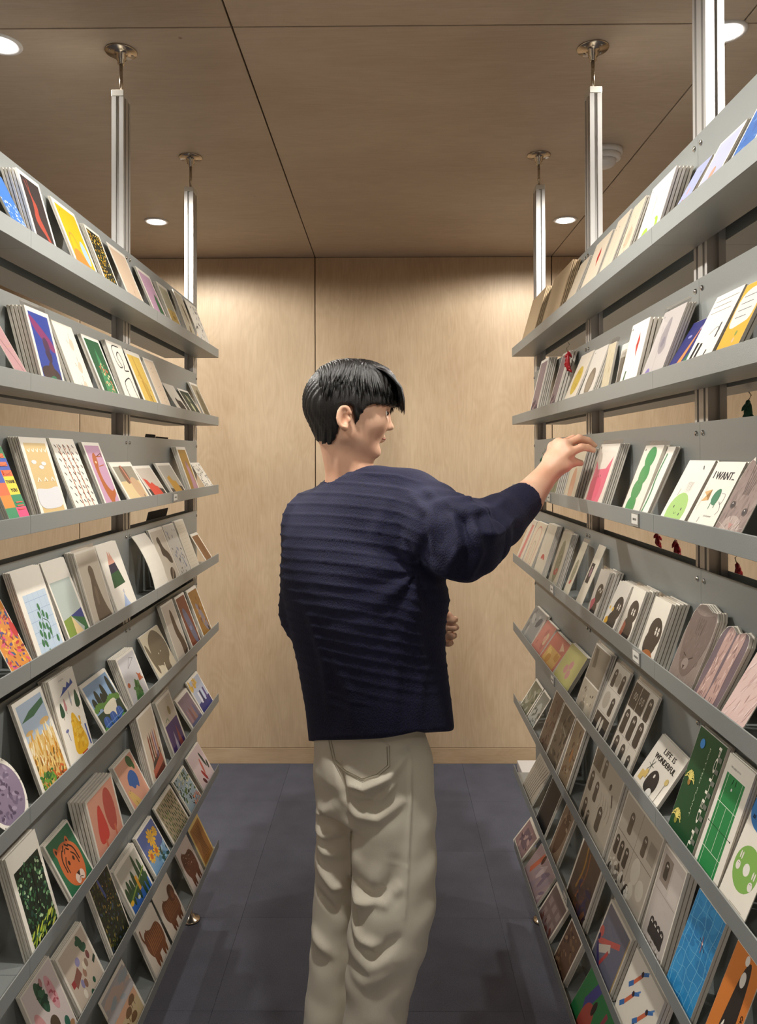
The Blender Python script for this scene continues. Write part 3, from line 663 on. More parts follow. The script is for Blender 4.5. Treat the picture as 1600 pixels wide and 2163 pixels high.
@design('salmon card with a blue elephant yellow cat and leaf')
def d_blue_elephant(a): a.bg('#e6a98f', .04); a.B([(.3, .5), (.4, .66), (.62, .7), (.74, .55), (.7, .42), (.62, .32), (.58, .42), (.46, .36), (.4, .46)], '#3566b0'); a.E(.72, .84, .14, .12, '#3f6636', -.6, 14); a.E(.8, .74, .06, .1, '#3f6636'); a.B([(.1, .4), (.2, .44), (.4, .2), (.45, .07), (.2, .07), (.14, .25)], '#e8c276'); a.E(.16, .4, .01, .015, '#222'); a.E(.22, .42, .01, .015, '#222'); a.S([(.26, .2), (.3, .1)], .01, '#222')
@design('cream card with red and brown pencils on books')
def d_pencils(a):
    a.bg('#d3c3ae', .06); a.p([(.2, .12), (.9, .2), (.9, .1), (.3, .06)], '#6d3428'); a.p([(.2, .22), (.85, .32), (.9, .2), (.2, .12)], '#b8604a'); a.p([(.3, .3), (.85, .4), (.85, .32), (.25, .22)], '#34302e')
    for i, c in enumerate(['#8c3c2c', '#5a3a30', '#a8604c', '#8a6a8a', '#b87a5c']): u = .3+.11*i; a.p([(u, .3), (u+.07, .32), (u+.07, .62), (u+.035, .7), (u, .6)], c)
@design('cream card with deep purple lower half and pale triangles')
def d_purple_shapes(a): a.bg('#cfc4b2', .06); a.R(.08, .06, .92, .55, '#4c3278'); a.p([(.3, .06), (.5, .06), (.42, .4)], '#c4bcd4'); a.p([(.55, .06), (.8, .06), (.66, .45)], '#a4504a'); a.E(.6, .72, .08, .1, '#9a8a5c'); a.C([(.2, .6), (.35, .64), (.4, .58)], .03, '#7f8f6c')
@design('mauve card with soft brown cypress shapes')
def d_mauve(a): a.bg('#8c7784', .08); [a.E(.25+.17*i, .3, .06, .25, c) for i, c in enumerate(['#a8828a', '#8a5c5c', '#a87a6c', '#6a6a8a'])]; a.R(.08, .08, .92, .2, '#6c6f8c')
@design('blue and white card with harbour boats and a yellow sun')
def d_cats_blue(a): a.bg('#b7bed0', .05); a.R(.05, .06, .95, .35, '#3a3a78'); a.D(22, .05, .7, .6, .95, ['#e6c05c', '#d8a848'], .05); [a.R(.3+.14*i, .3, .4+.14*i, .6, c) for i, c in enumerate(['#e6e6ee', '#34365c', '#c8d4e8', '#5a4a84'])]
@design('pale card with pink and green woodland trees')
def d_pink_woods(a):
    a.bg('#ddd0cc', .03); a.E(.45, .74, .1, .28, '#2f5a44', .2); a.D(20, .36, .6, .56, .9, ['#244a38', '#3a6a50'], .05); a.E(.2, .5, .1, .25, '#dba0a0', .25); a.E(.72, .66, .1, .3, '#e0a6ac', .1); a.D(10, .66, .5, .8, .85, ['#b85a66'], .03)
    a.E(.5, .35, .12, .16, '#5a4a3a', .2); a.S([(.52, .28), (.6, .14)], .025, '#2a2420'); a.E(.78, .22, .07, .1, '#2f6a58'); a.E(.45, .1, .06, .08, '#2f6a58'); a.E(.88, .14, .07, .06, '#b88a64'); a.E(.55, .88, .04, .07, '#b48080')
@design('beige card with small pots trees and red blocks')
def d_pots(a):
    a.bg('#cfbfae', .05); a.E(.72, .78, .07, .16, '#2c5a44', .2); a.E(.66, .84, .07, .05, '#2c5a44'); a.E(.8, .7, .05, .06, '#2c5a44'); a.p([(.16, .5), (.4, .6), (.44, .45), (.2, .36)], '#8c5a50'); a.R(.1, .42, .2, .52, '#a43c40'); a.E(.46, .64, .07, .07, '#9a94bc')
    for u, v, c in ((.52, .42, '#a8806c'), (.58, .5, '#e2d8c0'), (.36, .34, '#8f8ab0'), (.66, .5, '#9a8070'), (.32, .2, '#ece4d4'), (.78, .56, '#7c4a48'), (.44, .3, '#8f6a5a')): a.E(u, v, .05, .07, c)
    a.p([(.84, .36), (.95, .42), (.93, .48), (.82, .42)], '#2a4034'); a.E(.66, .2, .04, .05, '#2c5a44'); a.E(.5, .09, .05, .06, '#2c5a44')
@design('dark card of a painted night garden')
def d_dark_garden(a): a.bg('#22281c', .04); a.D(200, .05, .05, .95, .95, ['#3a4a24', '#5a5a24', '#1a1e18', '#2c3a20', '#8a7a3c', '#3c4a5c'], .03, 1.8); a.S([(.4, .95), (.5, .7)], .07, '#4a5a9c'); a.D(20, .3, .55, .8, .9, ['#c89a4c'], .015)
@design('card of dark green trees reflected in a blue lake')
def d_lake_pines(a): a.R(.05, .08, .95, .92, '#c4bfb2'); a.R(.05, .08, .95, .32, '#3568b8'); [a.E(u, .42, .06, h, '#25482c') for u, h in ((.1, .15), (.22, .22), (.34, .18), (.48, .26), (.7, .44), (.84, .3))]; a.R(.05, .3, .95, .42, '#2a5230'); a.S([(.1, .3), (.95, .52)], .03, '#7f9a3c'); a.R(.52, .28, .6, .55, '#e0a030'); a.E(.12, .28, .07, .04, '#e8b834'); a.E(.4, .22, .05, .03, '#dfe8d0')
@design('blue card with yellow sunflowers')
def d_sunflowers(a):
    a.bg('#56669c', .04); a.R(.04, .07, .96, .4, '#7aa0c4'); a.D(24, .4, .08, .95, .4, ['#38584c', '#5a8aa8', '#2f4a3c', '#9ac0d8'], .05, 3)
    for u, v, r in ((.24, .44, .13), (.55, .7, .17), (.5, .42, .12), (.8, .72, .1)):
        for i in range(10): g = i*.628; a.E(u+r*.75*math.cos(g), v+r*.75*math.sin(g)/a.k, r*.36, r*.2, '#ecb430', g)
        a.E(u, v, r*.45, r*.45, '#c8642c' if u < .53 else '#d8a84c')
@design('tan card with vertical dark green brush strokes')
def d_green_strokes(a): a.bg('#a8997c', .05); [a.E(.1+.07*i+.01*(j % 2), .15+.17*j+.04*math.sin(i*2.3), .012, .05, ['#2f5038', '#3f6a40', '#1f3a2c'][(i+j) % 3], .15) for i in range(12) for j in range(5)]; a.C([(.15, .7), (.25, .55), (.4, .7), (.3, .2)], .02, '#7f8a54')
@design('pale blue card speckled with green foliage')
def d_speckle_blue(a): a.bg('#9aaeb8', .04); a.D(60, .06, .3, .95, .95, ['#3c5a3c', '#54703c', '#c8ccb4', '#26382c'], .04); a.D(20, .3, .1, .7, .4, ['#20262a'], .02); a.D(16, .5, .06, .95, .3, ['#cc7a64', '#d89a7c'], .05)
@design('pale pink card with red and dark green leaves')
def d_red_leaves(a): a.bg('#d8c3c4', .02); [a.E(u, v, .05, h, c, r) for u, v, h, c, r in ((.45, .3, .16, '#a83030', .5), (.55, .5, .18, '#c86a5c', -.2), (.75, .6, .2, '#2f4038', .25), (.32, .2, .1, '#5c2424', .8), (.88, .4, .1, '#2c3c34', -.3))]
@design('hazy safari card of grazing animals at sunset')
def d_safari(a): a.bg('#b4b2b4', .05); a.R(.05, .07, .95, .5, '#d8a988'); a.R(.05, .07, .95, .36, '#cdb890'); a.D(30, .06, .5, .95, .9, ['#bcb8ba', '#a9b4bc', '#d0b8ac'], .1, 3, 0); [a.B([(u, v), (u+.1, v+.07), (u+.22, v+.03), (u+.2, v-.06), (u+.05, v-.05)], '#7c5c40') for u, v in ((.2, .22), (.42, .34), (.62, .42), (.5, .2))]; [a.S([(u, v), (u, v-.1)], .012, '#6a4c34') for u, v in ((.24, .2), (.34, .2), (.48, .32), (.58, .32), (.68, .4), (.78, .4))]
@design('white card with a striped brown tiger walking')
def d_tiger_walk(a): a.bg('#ddd2c4', .0); beast(a, '#7d4a2c', .18, .12, .9, .8, '#b57a4c'); a.C([(.2, .6), (.08, .75), (.1, .92)], .04, '#7d4a2c')
@design('white card with a brown lion walking')
def d_lion(a): a.bg('#ddd2c4', .0); beast(a, '#6f4026', .2, .12, .9, .72, '#a06a42'); a.E(.78, .66, .16, .17, '#5c321c'); a.E(.8, .62, .08, .09, '#7f4c2c')
@design('white card with a spotted brown leopard')
def d_leopard(a): a.bg('#dccfc8', .0); beast(a, '#6b3d2a', .15, .1, .85, .85); a.D(26, .25, .45, .8, .78, ['#2f1c16', '#c8a890'], .018)
@design('yellow card with a brown striped wildcat')
def d_yellow_lynx(a): a.bg('#e3c880', .0); a.R(.08, .1, .92, .92, '#a8743c'); [a.C([(.2+.1*i, .2), (.4+.04*i, .5), (.25+.1*i, .85)], .02, '#54301c') for i in range(6)]
# ---- right rack
@design('blue sea card with white lettering band')
def d_blue_sea(a): a.bg('#3f6fb8', .06); a.D(40, .08, .08, .92, .9, ['#2f58a0', '#6f96d4', '#27488c'], .05, 3); a.S([(.1, .2), (.8, .25)], .05, '#d0783c')
@design('lilac photo card of children at a table')
def d_lilac_photo(a): a.bg('#b9bcd4', .05); a.R(.05, .07, .95, .3, '#9a7c6c'); a.D(24, .08, .1, .92, .4, ['#dcae90', '#4a3a44', '#c8987c', '#e8e0dc'], .06); a.E(.5, .5, .1, .12, '#c49a80')
@design('lilac card with playing children drawing')
def d_lilac_kids(a): a.bg('#a7aedb', .0); a.E(.45, .6, .07, .12, '#d89a84'); a.S([(.3, .5), (.6, .42)], .05, '#c87a6c'); a.S([(.5, .1), (.6, .4)], .07, '#3a4884'); a.E(.7, .82, .03, .03, '#2a2a4a')
@design('cream card with a lime green curl and pencil line')
def d_lime_doodle(a): a.C([(.1, .1), (.2, .32), (.4, .34), (.4, .2)], .09, '#a9cf4c'); a.E(.72, .3, .14, .16, '#a9cf4c'); a.E(.66, .32, .09, .11, '#e9e0cf'); a.S([(.42, .78), (.45, .5)], .012, '#8a7f70'); a.E(.08, .93, .014, .014, '#222')
@design('cream card with a soft brown cloud')
def d_cream_cloud(a): a.bg('#d9c9b2', .0); a.E(.5, .5, .25, .3, '#c9b49a'); a.D(8, .2, .2, .8, .8, ['#bfa488'], .05)
@design('cream card with two punched black dots')
def d_cream_dots(a): a.bg('#dccdb6', .0); a.E(.12, .86, .02, .02, '#222'); a.E(.4, .86, .02, .02, '#222'); a.S([(.5, .8), (.6, .1)], .015, '#c0a98c')
@design('cream card with a small red kite and black block')
def d_red_kite(a): a.bg('#ddcfb8', .0); a.p([(.58, .84), (.68, .72), (.62, .52), (.5, .68)], '#b82820'); a.p([(.1, .02), (.55, .14), (.55, .24), (.12, .12)], '#2a1a18'); a.E(.08, .9, .014, .014, '#222')
@design('cream card with a maroon block at its foot')
def d_maroon_block(a): a.bg('#d2c3ab', .0); a.R(.3, .06, .7, .2, '#6a2422'); a.E(.1, .9, .02, .02, '#222')
@design('plain brown kraft envelope')
def d_kraft(a): pass
@design('orange yellow card with a speech cloud and a lady in red')
def d_orange_lady(a): a.bg('#edb13c', .0); a.B([(.12, .9), (.85, .92), (.88, .55), (.6, .52), (.2, .48), (.1, .6)], '#eae6dc'); lines(a, 4, .2, .6, .78, .84, '#5a5a5a', .018); a.B([(.25, .02), (.3, .2), (.55, .26), (.75, .12), (.75, .02)], '#cf2f24'); a.E(.62, .32, .05, .06, '#e8b890'); a.E(.62, .4, .05, .06, '#8a9a4a')
@design('cream card of dotted text lines over black legs')
def d_animal_marks(a): lines(a, 3, .1, .78, .92, .92, '#8a8478', .014); a.S([(.12, .06), (.2, .42)], .1, '#1c1a1a'); a.S([(.3, .1), (.36, .4)], .09, '#1c1a1a'); a.S([(.6, .08), (.7, .3)], .05, '#33302e'); a.C([(.5, .5), (.7, .58), (.85, .52)], .015, '#777'); a.S([(.8, .6), (.8, .45)], .05, '#444')
@design('night blue card with an orange sailing boat')
def d_night_boat(a): a.bg('#2c2f72', .0); a.E(.3, .75, .1, .04, '#8f8fc8'); a.E(.75, .85, .12, .05, '#8f8fc8'); a.p([(.42, .28), (.7, .9), (.66, .3)], '#e0904c'); a.p([(.7, .3), (.95, .55), (.9, .28)], '#3c7a4c'); a.R(.05, .2, .95, .3, '#7aa04c'); a.p([(.1, .12), (.6, .26), (.95, .2), (.3, .04)], '#e9e2d4'); a.p([(.2, .02), (.5, .14), (.7, .1), (.5, .02)], '#e07a3c')
@design('pale grey card with a grey rabbit and violet oval')
def d_grey_rabbit(a): a.bg('#ccc4c0', .0); a.B([(.3, .6), (.4, .85), (.55, .88), (.6, .6), (.7, .5), (.5, .42)], '#a49c9e'); a.E(.5, .58, .08, .1, '#8d8690'); a.E(.26, .16, .13, .17, '#8878b4'); a.C([(.2, .8), (.4, .5), (.5, .1)], .02, '#b8b0ae'); a.E(.1, .93, .016, .016, '#222')
@design('white card with a small red flower and green stem')
def d_red_flower(a): a.p([(.6, .84), (.68, .74), (.62, .5), (.52, .66)], '#c43424'); a.E(.6, .68, .02, .02, '#5a1a10'); a.p([(.1, .04), (.2, .04), (.3, .34), (.22, .34)], '#2f5a34'); a.E(.08, .93, .022, .022, '#1a1a1a')
@design('bulky cream notelet standing upright in a tall clear bag')
def d_cream_bag(a): a.bg('#e2d5b6', .0); a.D(20, .05, .05, .95, .9, ['#d8c8a4', '#eadfc4', '#cbb88e'], .08, 3, 1.5)
@design('white card with a large brown grey oval')
def d_brown_round(a): a.bg('#d3cbc0', .0); a.E(.5, .42, .28, .3, '#7d6f5c'); a.E(.5, .4, .2, .2, '#8f816c'); a.E(.12, .94, .018, .018, '#222')
@design('white card with a mustard yellow disc')
def d_yellow_round(a): a.bg('#d5cab8', .0); a.E(.5, .52, .3, .32, '#c4a83c'); a.D(8, .3, .35, .7, .7, ['#a88c2c'], .03)
@design('dusky mauve photo card with a pale edge')
def d_mauve_photo(a): a.bg('#8f7c80', .08); a.D(20, .1, .06, .9, .3, ['#4a2a3c', '#2a3450', '#6a4450'], .08)
@design('die cut card of a close up tabby cat face')
def d_cat_face(a): a.bg('#8e7a72', .0); a.D(60, .02, .02, .98, .98, ['#8a766e', '#98857c', '#7e6a64'], .06, 3, 1.4); a.E(.5, .2, .34, .26, '#b09c92'); a.D(60, .2, .05, .8, .35, ['#b8a59b', '#a8948a', '#c4b3aa'], .025, 4, 1.4); [a.C([(.3+.09*i, .95), (.34+.07*i, .75), (.4+.045*i, .58)], .02, '#65524c') for i in range(5)]; a.D(90, .02, .02, .98, .98, ['#86726a', '#9c887f', '#76625c'], .014, 7, 1.4); [(a.E(u, v, .085, .075, '#5a4640'), a.E(u, v, .065, .06, '#241816'), a.E(u-.015, v+.015, .016, .014, '#e8e0dc')) for u, v in ((.24, .46), (.76, .4))]; a.p([(.43, .27), (.59, .26), (.51, .2)], '#b8847a'); a.C([(.36, .15), (.51, .2), (.66, .13)], .014, '#4a3430'); [a.S([(.4, .2), (.05, .12+.07*i)], .005, '#d8ccc4') for i in range(3)]; [a.S([(.62, .19), (.97, .1+.07*i)], .005, '#d8ccc4') for i in range(3)]
@design('white card lettered I WANT above green furniture doodles')
def d_i_want(a):
    a.T('I', .1, .78, .2, '#141414', bold=.01); a.T('WANT..', .2, .77, .2, '#141414', fit=.68, bold=.009); a.p([(.1, .6), (.34, .64), (.3, .58), (.12, .48), (.36, .5)], '#d9ac6c'); a.B([(.46, .5), (.5, .62), (.66, .66), (.7, .52), (.62, .44)], '#2f7a54'); a.S([(.5, .5), (.5, .4)], .02, '#2f7a54'); a.S([(.66, .5), (.66, .42)], .02, '#2f7a54')
    a.C([(.74, .6), (.9, .6), (.86, .45), (.76, .5)], .008, '#777'); a.C([(.8, .5), (.92, .4), (.84, .34)], .008, '#777'); a.S([(.1, .36), (.12, .66)], .006, '#999'); a.T('can be yours!', .48, .3, .05, '#555'); a.E(.22, .14, .05, .06, '#d85a78'); a.S([(.1, .1), (.16, .2)], .012, '#333'); a.S([(.6, .06), (.7, .14)], .02, '#222'); a.S([(.34, .22), (.36, .28)], .01, '#555')
@design('white card with a smiling light green round face')
def d_green_face(a): a.E(.48, .3, .36, .32, '#a4cb74'); a.E(.34, .35, .02, .026, '#222'); a.E(.66, .33, .02, .026, '#222'); a.E(.66, .26, .02, .026, '#222'); a.C([(.44, .28), (.48, .25), (.53, .28)], .012, '#4a6a34'); [a.C([(.44+.06*i, .55), (.42+.06*i, .66), (.48+.06*i, .72), (.5+.05*i, .58)], .005, '#999') for i in range(4)]; a.S([(.7, .92), (.74, .88)], .02, '#333'); a.S([(.25, .5), (.27, .6)], .01, '#999')
@design('white card with a green caterpillar of four round joints')
def d_caterpillar(a): [a.E(u, v, .25, .22, '#3f9a58') for u, v in ((.52, .84), (.5, .62), (.42, .42), (.4, .2))]; a.R(.3, .0, .42, .08, '#cfae84'); a.E(.42, .5, .014, .018, '#1c3a24'); a.C([(.6, .4), (.64, .25), (.56, .1)], .006, '#c8c0b0'); a.E(.1, .94, .025, .025, '#3a3a3a')
@design('white card with dark green leaf edges behind the caterpillar card')
def d_caterpillar_back(a): a.C([(.3, .9), (.1, .6), (.35, .4), (.1, .1)], .16, '#2f7a48'); a.C([(.3, .9), (.1, .6), (.35, .4), (.1, .1)], .03, '#6fae7c')
@design('white card with a bright pink cat shape')
def d_pink_pig(a): a.p([(.12, .04), (.1, .74), (.28, .62), (.66, .64), (.88, .82), (.84, .3), (.74, .03)], '#ef7a92'); a.B([(.12, .5), (.14, .3), (.3, .14), (.6, .18), (.62, .5)], '#ea6282'); a.E(.42, .52, .012, .02, '#3a1a20'); a.E(.5, .53, .012, .02, '#3a1a20'); a.E(.08, .95, .02, .02, '#222')
@design('cream card with a salmon vase, beneath the reaching fingers')
def d_flesh(a): a.bg('#d2c6ae', .0); a.E(.5, .35, .2, .42, '#c39274'); a.E(.5, .2, .16, .2, '#cba284')
@design('bundle of mossy green paper plants in film behind the hand')
def d_moss(a): a.bg('#8b8a6e', .0); a.D(120, .04, .03, .96, .96, ['#5a6a48', '#9a9878', '#bcb494', '#3c4a38', '#748058'], .05, 5, 1.4)
@design('card of pale pink fur seen close up')
def d_pink_fur(a): a.bg('#d9bcb4', .0); a.D(60, .02, .02, .98, .98, ['#e4cbc4', '#cba9a2', '#d9b8b0'], .06, 6, 1.2)
@design('die cut card of two furry cat forelegs')
def d_cat_paws(a):
    a.bg('#6b5a60', .0)
    for u in (.32, .68): a.B([(u-.15, .98), (u+.14, .98), (u+.1, .5), (u+.14, .2), (u+.06, .08), (u-.12, .08), (u-.16, .2), (u-.1, .5)], '#b5948a'); a.D(36, u-.13, .12, u+.11, .96, ['#c9aaa0', '#a07e76', '#8c6c66', '#d8bcb2'], .035, 5, 1.5); a.S([(u-.05, .1), (u-.04, .2)], .01, '#5a4040'); a.S([(u+.03, .1), (u+.02, .2)], .01, '#5a4040')
@design('photo card of a sleepy grey cat looking down')
def d_grey_cat(a): a.bg('#86776f', .0); cat_fur(a, 150, ('#7d6c66', '#8a7a72', '#95867e')); a.B([(.1, .62), (.12, .9), (.3, .84), (.6, .86), (.84, .92), (.9, .62), (.7, .3), (.5, .2), (.25, .32)], '#6f5f58'); [a.C([(.36+.08*i, .84), (.4+.06*i, .66)], .02, '#4c3f3b') for i in range(4)]; a.D(90, .15, .28, .85, .84, ['#65564f', '#7a6a62', '#84746c'], .018, 5, 1.3); a.E(.46, .32, .12, .1, '#8f8078'); a.S([(.28, .42), (.38, .4)], .016, '#2a1e1c'); a.S([(.52, .38), (.64, .42)], .016, '#2a1e1c'); a.p([(.4, .3), (.48, .3), (.44, .25)], '#3a2624')
@design('white card with a dark ghost holding a fox')
def d_ghost_fox(a): a.E(.6, .5, .37, .36, '#3d362f'); a.B([(.2, .16), (.24, .5), (.9, .5), (.74, .16)], '#3d362f'); a.E(.64, .54, .045, .1, '#efe8da'); a.E(.78, .54, .045, .1, '#efe8da'); a.S([(.56, .545), (.86, .545)], .014, '#3d362f'); a.B([(.15, .1), (.4, .22), (.7, .24), (.9, .1), (.5, .03)], '#b4703c')
@design('white card with a dark ghost holding a red parcel')
def d_ghost_book(a): a.E(.6, .6, .36, .34, '#3d362f'); a.E(.55, .3, .38, .38, '#3d362f'); a.E(.54, .6, .045, .1, '#efe8da'); a.E(.7, .6, .045, .1, '#efe8da'); a.S([(.46, .605), (.78, .605)], .014, '#3d362f'); a.p([(.08, .1), (.22, .42), (.4, .36), (.28, .06)], '#b5644a'); a.S([(.12, .2), (.34, .16)], .03, '#d88c6c')
@design('white card with a dark ghost figure and yellow flowers')
def d_ghost_flowers(a): a.E(.66, .52, .32, .34, '#3d362f'); a.E(.56, .25, .34, .3, '#3d362f'); a.E(.64, .56, .04, .09, '#efe8da'); a.E(.78, .56, .04, .09, '#efe8da'); a.S([(.56, .565), (.86, .565)], .014, '#3d362f'); a.D(9, .08, .15, .4, .5, ['#e6b23c', '#eec458'], .08, 1.2); a.D(5, .35, .04, .6, .16, ['#e6b23c'], .07, 1.2)
@design('white card with a dark ghost figure and pink heart')
def d_ghost_heart(a): a.E(.64, .56, .34, .34, '#3d362f'); a.E(.52, .25, .3, .32, '#3d362f'); a.C([(.5, .6), (.62, .68), (.72, .56), (.86, .66)], .05, '#efe8da'); a.E(.22, .34, .13, .12, '#dd6478'); a.E(.36, .38, .13, .12, '#dd6478'); a.p([(.12, .3), (.46, .32), (.26, .18)], '#dd6478')
@design('green grey bean shaped drawing card with a red bow')
def d_bean_red(a): a.bg('#cfc7b2', .0); a.E(.5, .5, .28, .62, '#8c8a70'); a.E(.5, .32, .2, .1, '#b8504c', .3); a.D(10, .3, .15, .7, .8, ['#a8a68c', '#706f58'], .05)
@design('cream card with a small red bow')
def d_cream_red(a): a.bg('#d6ccb8', .0); a.E(.45, .4, .12, .06, '#c0584e', .4); a.E(.6, .4, .12, .06, '#c0584e', -.4); a.C([(.3, .9), (.35, .6), (.6, .5)], .01, '#b8ae9c')
@design('cream card outlined with a peach arch')
def d_peach_lines(a): a.bg('#d8c9b0', .0); a.C([(.25, .05), (.2, .8), (.5, .95), (.8, .8), (.75, .05)], .03, '#c88070', 2); a.C([(.38, .05), (.35, .6), (.62, .6), (.6, .05)], .03, '#b8a488', 2)
@design('narrow card with a coral pink stripe')
def d_pink_lines(a): a.bg('#d6c8b4', .0); a.p([(.2, .04), (.6, .04), (.8, .9), (.5, .9)], '#cc8078')
@design('white card with a green disc holding two white rabbits')
def d_disc_rabbits(a):
    a.E(.5, .42, .4, .4, '#86b458', n=30); a.E(.52, .42, .1, .11, '#f0ece2'); a.B([(.0, .98), (.6, .98), (.9, .8), (.6, .72), (.1, .76)], '#3f82c4'); a.T('BE', .12, .8, .1, '#10203c', bold=.006)
    for u, v in ((.25, .42), (.78, .36)): a.E(u, v-.02, .07, .08, '#eee6dc'); a.E(u-.03, v+.07, .02, .07, '#eee6dc'); a.E(u+.03, v+.07, .02, .07, '#eee6dc'); a.E(u-.02, v, .008, .01, '#333'); a.E(u+.02, v, .008, .01, '#333')
    lines(a, 3, .4, .05, .85, .12, '#9a948a', .01)
@design('white card of a green tennis court with white lines')
def d_court(a):
    a.R(.12, .02, .82, .86, '#2f8a4c'); w = '#dfe8d4'
    for u in (.2, .74): a.S([(u, .02), (u, .86)], .01, w)
    a.S([(.12, .62), (.82, .62)], .012, w); a.S([(.12, .24), (.82, .24)], .012, w); a.S([(.47, .24), (.47, .62)], .01, w); a.S([(.04, .43), (.92, .43)], .012, '#173a22'); a.E(.04, .43, .018, .018, '#173a22'); a.E(.92, .43, .018, .018, '#173a22')
    a.T('let\'s play tennis', .2, .91, .06, '#777'); a.E(.45, .76, .025, .03, '#eeeae0'); a.S([(.4, .8), (.42, .84)], .014, '#182a1c'); a.S([(.52, .8), (.52, .84)], .014, '#182a1c'); a.E(.5, .07, .03, .03, '#eeeae0')
@design('dark green card lettered POTTED PLANT with yellow palms')
def d_potted(a):
    a.bg('#204a2a', .0); a.T('POTTED PLANT', .78, .97, .12, '#efe9d8', -math.pi/2, fit=1.25*a.k, bold=.006); a.T('POTTED PLANT', .52, .9, .05, '#b8c4a4', -math.pi/2, fit=.6*a.k); a.E(.25, .88, .08, .08, '#3a84c8')
    for u, v in ((.22, .55), (.2, .2)):
        a.E(u, v-.02, .05, .06, '#a0783c' if v > .4 else '#8a8a3c')
        for i in range(9): g = .2+i*.34; a.C([(u, v), (u+.1*math.cos(g), v+.09*math.sin(g)), (u+.17*math.cos(g), v+.07*math.sin(g)-.02)], .02, '#e8d878')
    for i in range(9): a.R(.86, .05+.1*i, .98, .09+.1*i, '#6f7468')
@design('landscape card lettered LIFE IS WONDERFUL over a seated ghost with plants')
def d_life(a):
    a.T('LIFE IS', .33, .78, .12, '#1c1a19', fit=.42, bold=.006); a.T('WONDERFUL', .18, .64, .12, '#1c1a19', fit=.72, bold=.006); a.B([(.36, .2), (.38, .42), (.5, .52), (.66, .42), (.68, .2), (.5, .14)], '#2b2624'); a.E(.5, .42, .025, .03, '#efe8da')
    a.R(.1, .2, .22, .36, '#e0c070'); a.R(.2, .28, .3, .42, '#e0c070'); a.E(.86, .5, .05, .05, '#dcc47c'); a.S([(.84, .12), (.86, .46)], .01, '#8c867c'); a.E(.6, .16, .08, .07, '#f4f0e8'); [a.S([(.26, .5), (.26+.09*math.cos(i), .5+.12*math.sin(i))], .01, '#5c6458') for i in range(6)]
@design('white card of a three by three grid of black ghosts')
def d_ghost_grid(a):
    cells(a, 3, 3); a.R(.02, .67, .33, .97, '#3a342f'); a.R(.35, .67, .65, .97, '#3a342f')
    for u in (.16, .24, .44, .54): a.E(u, .82, .03, .06, '#efe8da'); a.E(u, .82, .018, .045, '#3a342f')
    ghost(a, .82, .68, .25); [ghost(a, u, .36, .27) for u in (.17, .5, .82)]; [ghost(a, u, .05, h, '#4a443e') for u, h in ((.17, .24), (.5, .22), (.82, .18))]
@design('narrow white card strip of ghost comic panels')
def d_ghost_strip(a): cells(a, 1, 3); ghost(a, .25, .7, .22); ghost(a, .8, .7, .22); a.E(.5, .82, .16, .16, '#c9c0b0'); ghost(a, .72, .37, .22); a.E(.3, .5, .2, .2, '#d0c8b8'); a.R(.04, .03, .96, .31, '#3a342f'); a.E(.4, .18, .07, .16, '#efe8da'); a.E(.58, .18, .07, .16, '#efe8da')
@design('grey brown comic card half covered with small drawings')
def d_brown_panel(a): a.R(.02, .5, .98, .98, '#8b8272'); a.bg; a.R(.02, .02, .98, .48, '#b8ae9c'); a.p([(.1, .95), (.3, .95), (.4, .7), (.2, .68)], '#5c5344'); a.D(12, .1, .2, .9, .42, ['#4c453a', '#d8ccb8'], .03); a.E(.4, .14, .16, .1, '#8f8676')
@design('lime yellow card with pink ring shapes')
def d_lime_card(a): a.bg('#b7b172', .0); [a.E(u, v, .09, .08, '#c08a86') or a.E(u, v, .05, .045, '#b7b172') for u, v in ((.4, .45), (.55, .6), (.6, .38))]
@design('coral and yellow fruit card')
def d_orange_card(a): a.bg('#b96c5c', .0); a.R(.1, .15, .9, .6, '#c9a05c'); a.D(9, .15, .2, .85, .55, ['#d8b86c', '#b8863c'], .07, 1.1); a.p([(.6, .9), (.9, .75), (.7, .65)], '#cfae90')
@design('coral pink card with a pale blossom')
def d_pink_card(a): a.bg('#b9786a', .0); a.D(8, .2, .2, .8, .8, ['#cb9484', '#a8645c', '#c8b08c'], .09, 1.3)
@design('blue grey card with dark animals, at the far end')
def d_grey_card(a): a.bg('#8a8a86', .0); a.D(8, .1, .1, .9, .9, ['#6f6f6e', '#a4a29c', '#55565a'], .1, 2)
@design('orange card of a black and white penguin cat, lettered CAT')
def d_orange_cat(a): a.bg('#d07a34', .0); a.B([(.35, .02), (.42, .5), (.5, .85), (.66, .95), (.76, .7), (.8, .3), (.85, .02)], '#2c2422'); a.E(.56, .8, .09, .15, '#ddd6cc'); a.E(.5, .95, .07, .1, '#ddd6cc'); a.B([(.3, .02), (.38, .3), (.48, .45), (.46, .2), (.42, .02)], '#e6dfd2'); a.T('CAT', .88, .6, .1, '#3a2018', -math.pi/2, bold=.004)
@design('bright blue card of rippling pool water with a tiny swimmer')
def d_blue_water(a):
    a.bg('#2a7fb4', .0); a.D(30, .0, .0, 1, 1, ['#2474a8', '#3288bc'], .12, 2)
    R_ = a.r
    for i in range(5):
        u = .1+.2*i; a.C([(u+R_.uniform(-.06, .06), j/9) for j in range(10)], .012, '#74b4d4', 2)
    for j in range(8): a.C([(i/5, .1+.11*j+R_.uniform(-.04, .04)) for i in range(6)], .01, '#64a8cc', 2)
    a.E(.62, .66, .03, .02, '#e8d8d0'); a.S([(.52, .68), (.74, .62)], .014, '#2a2a34'); a.S([(.6, .72), (.64, .58)], .012, '#c05a4c')
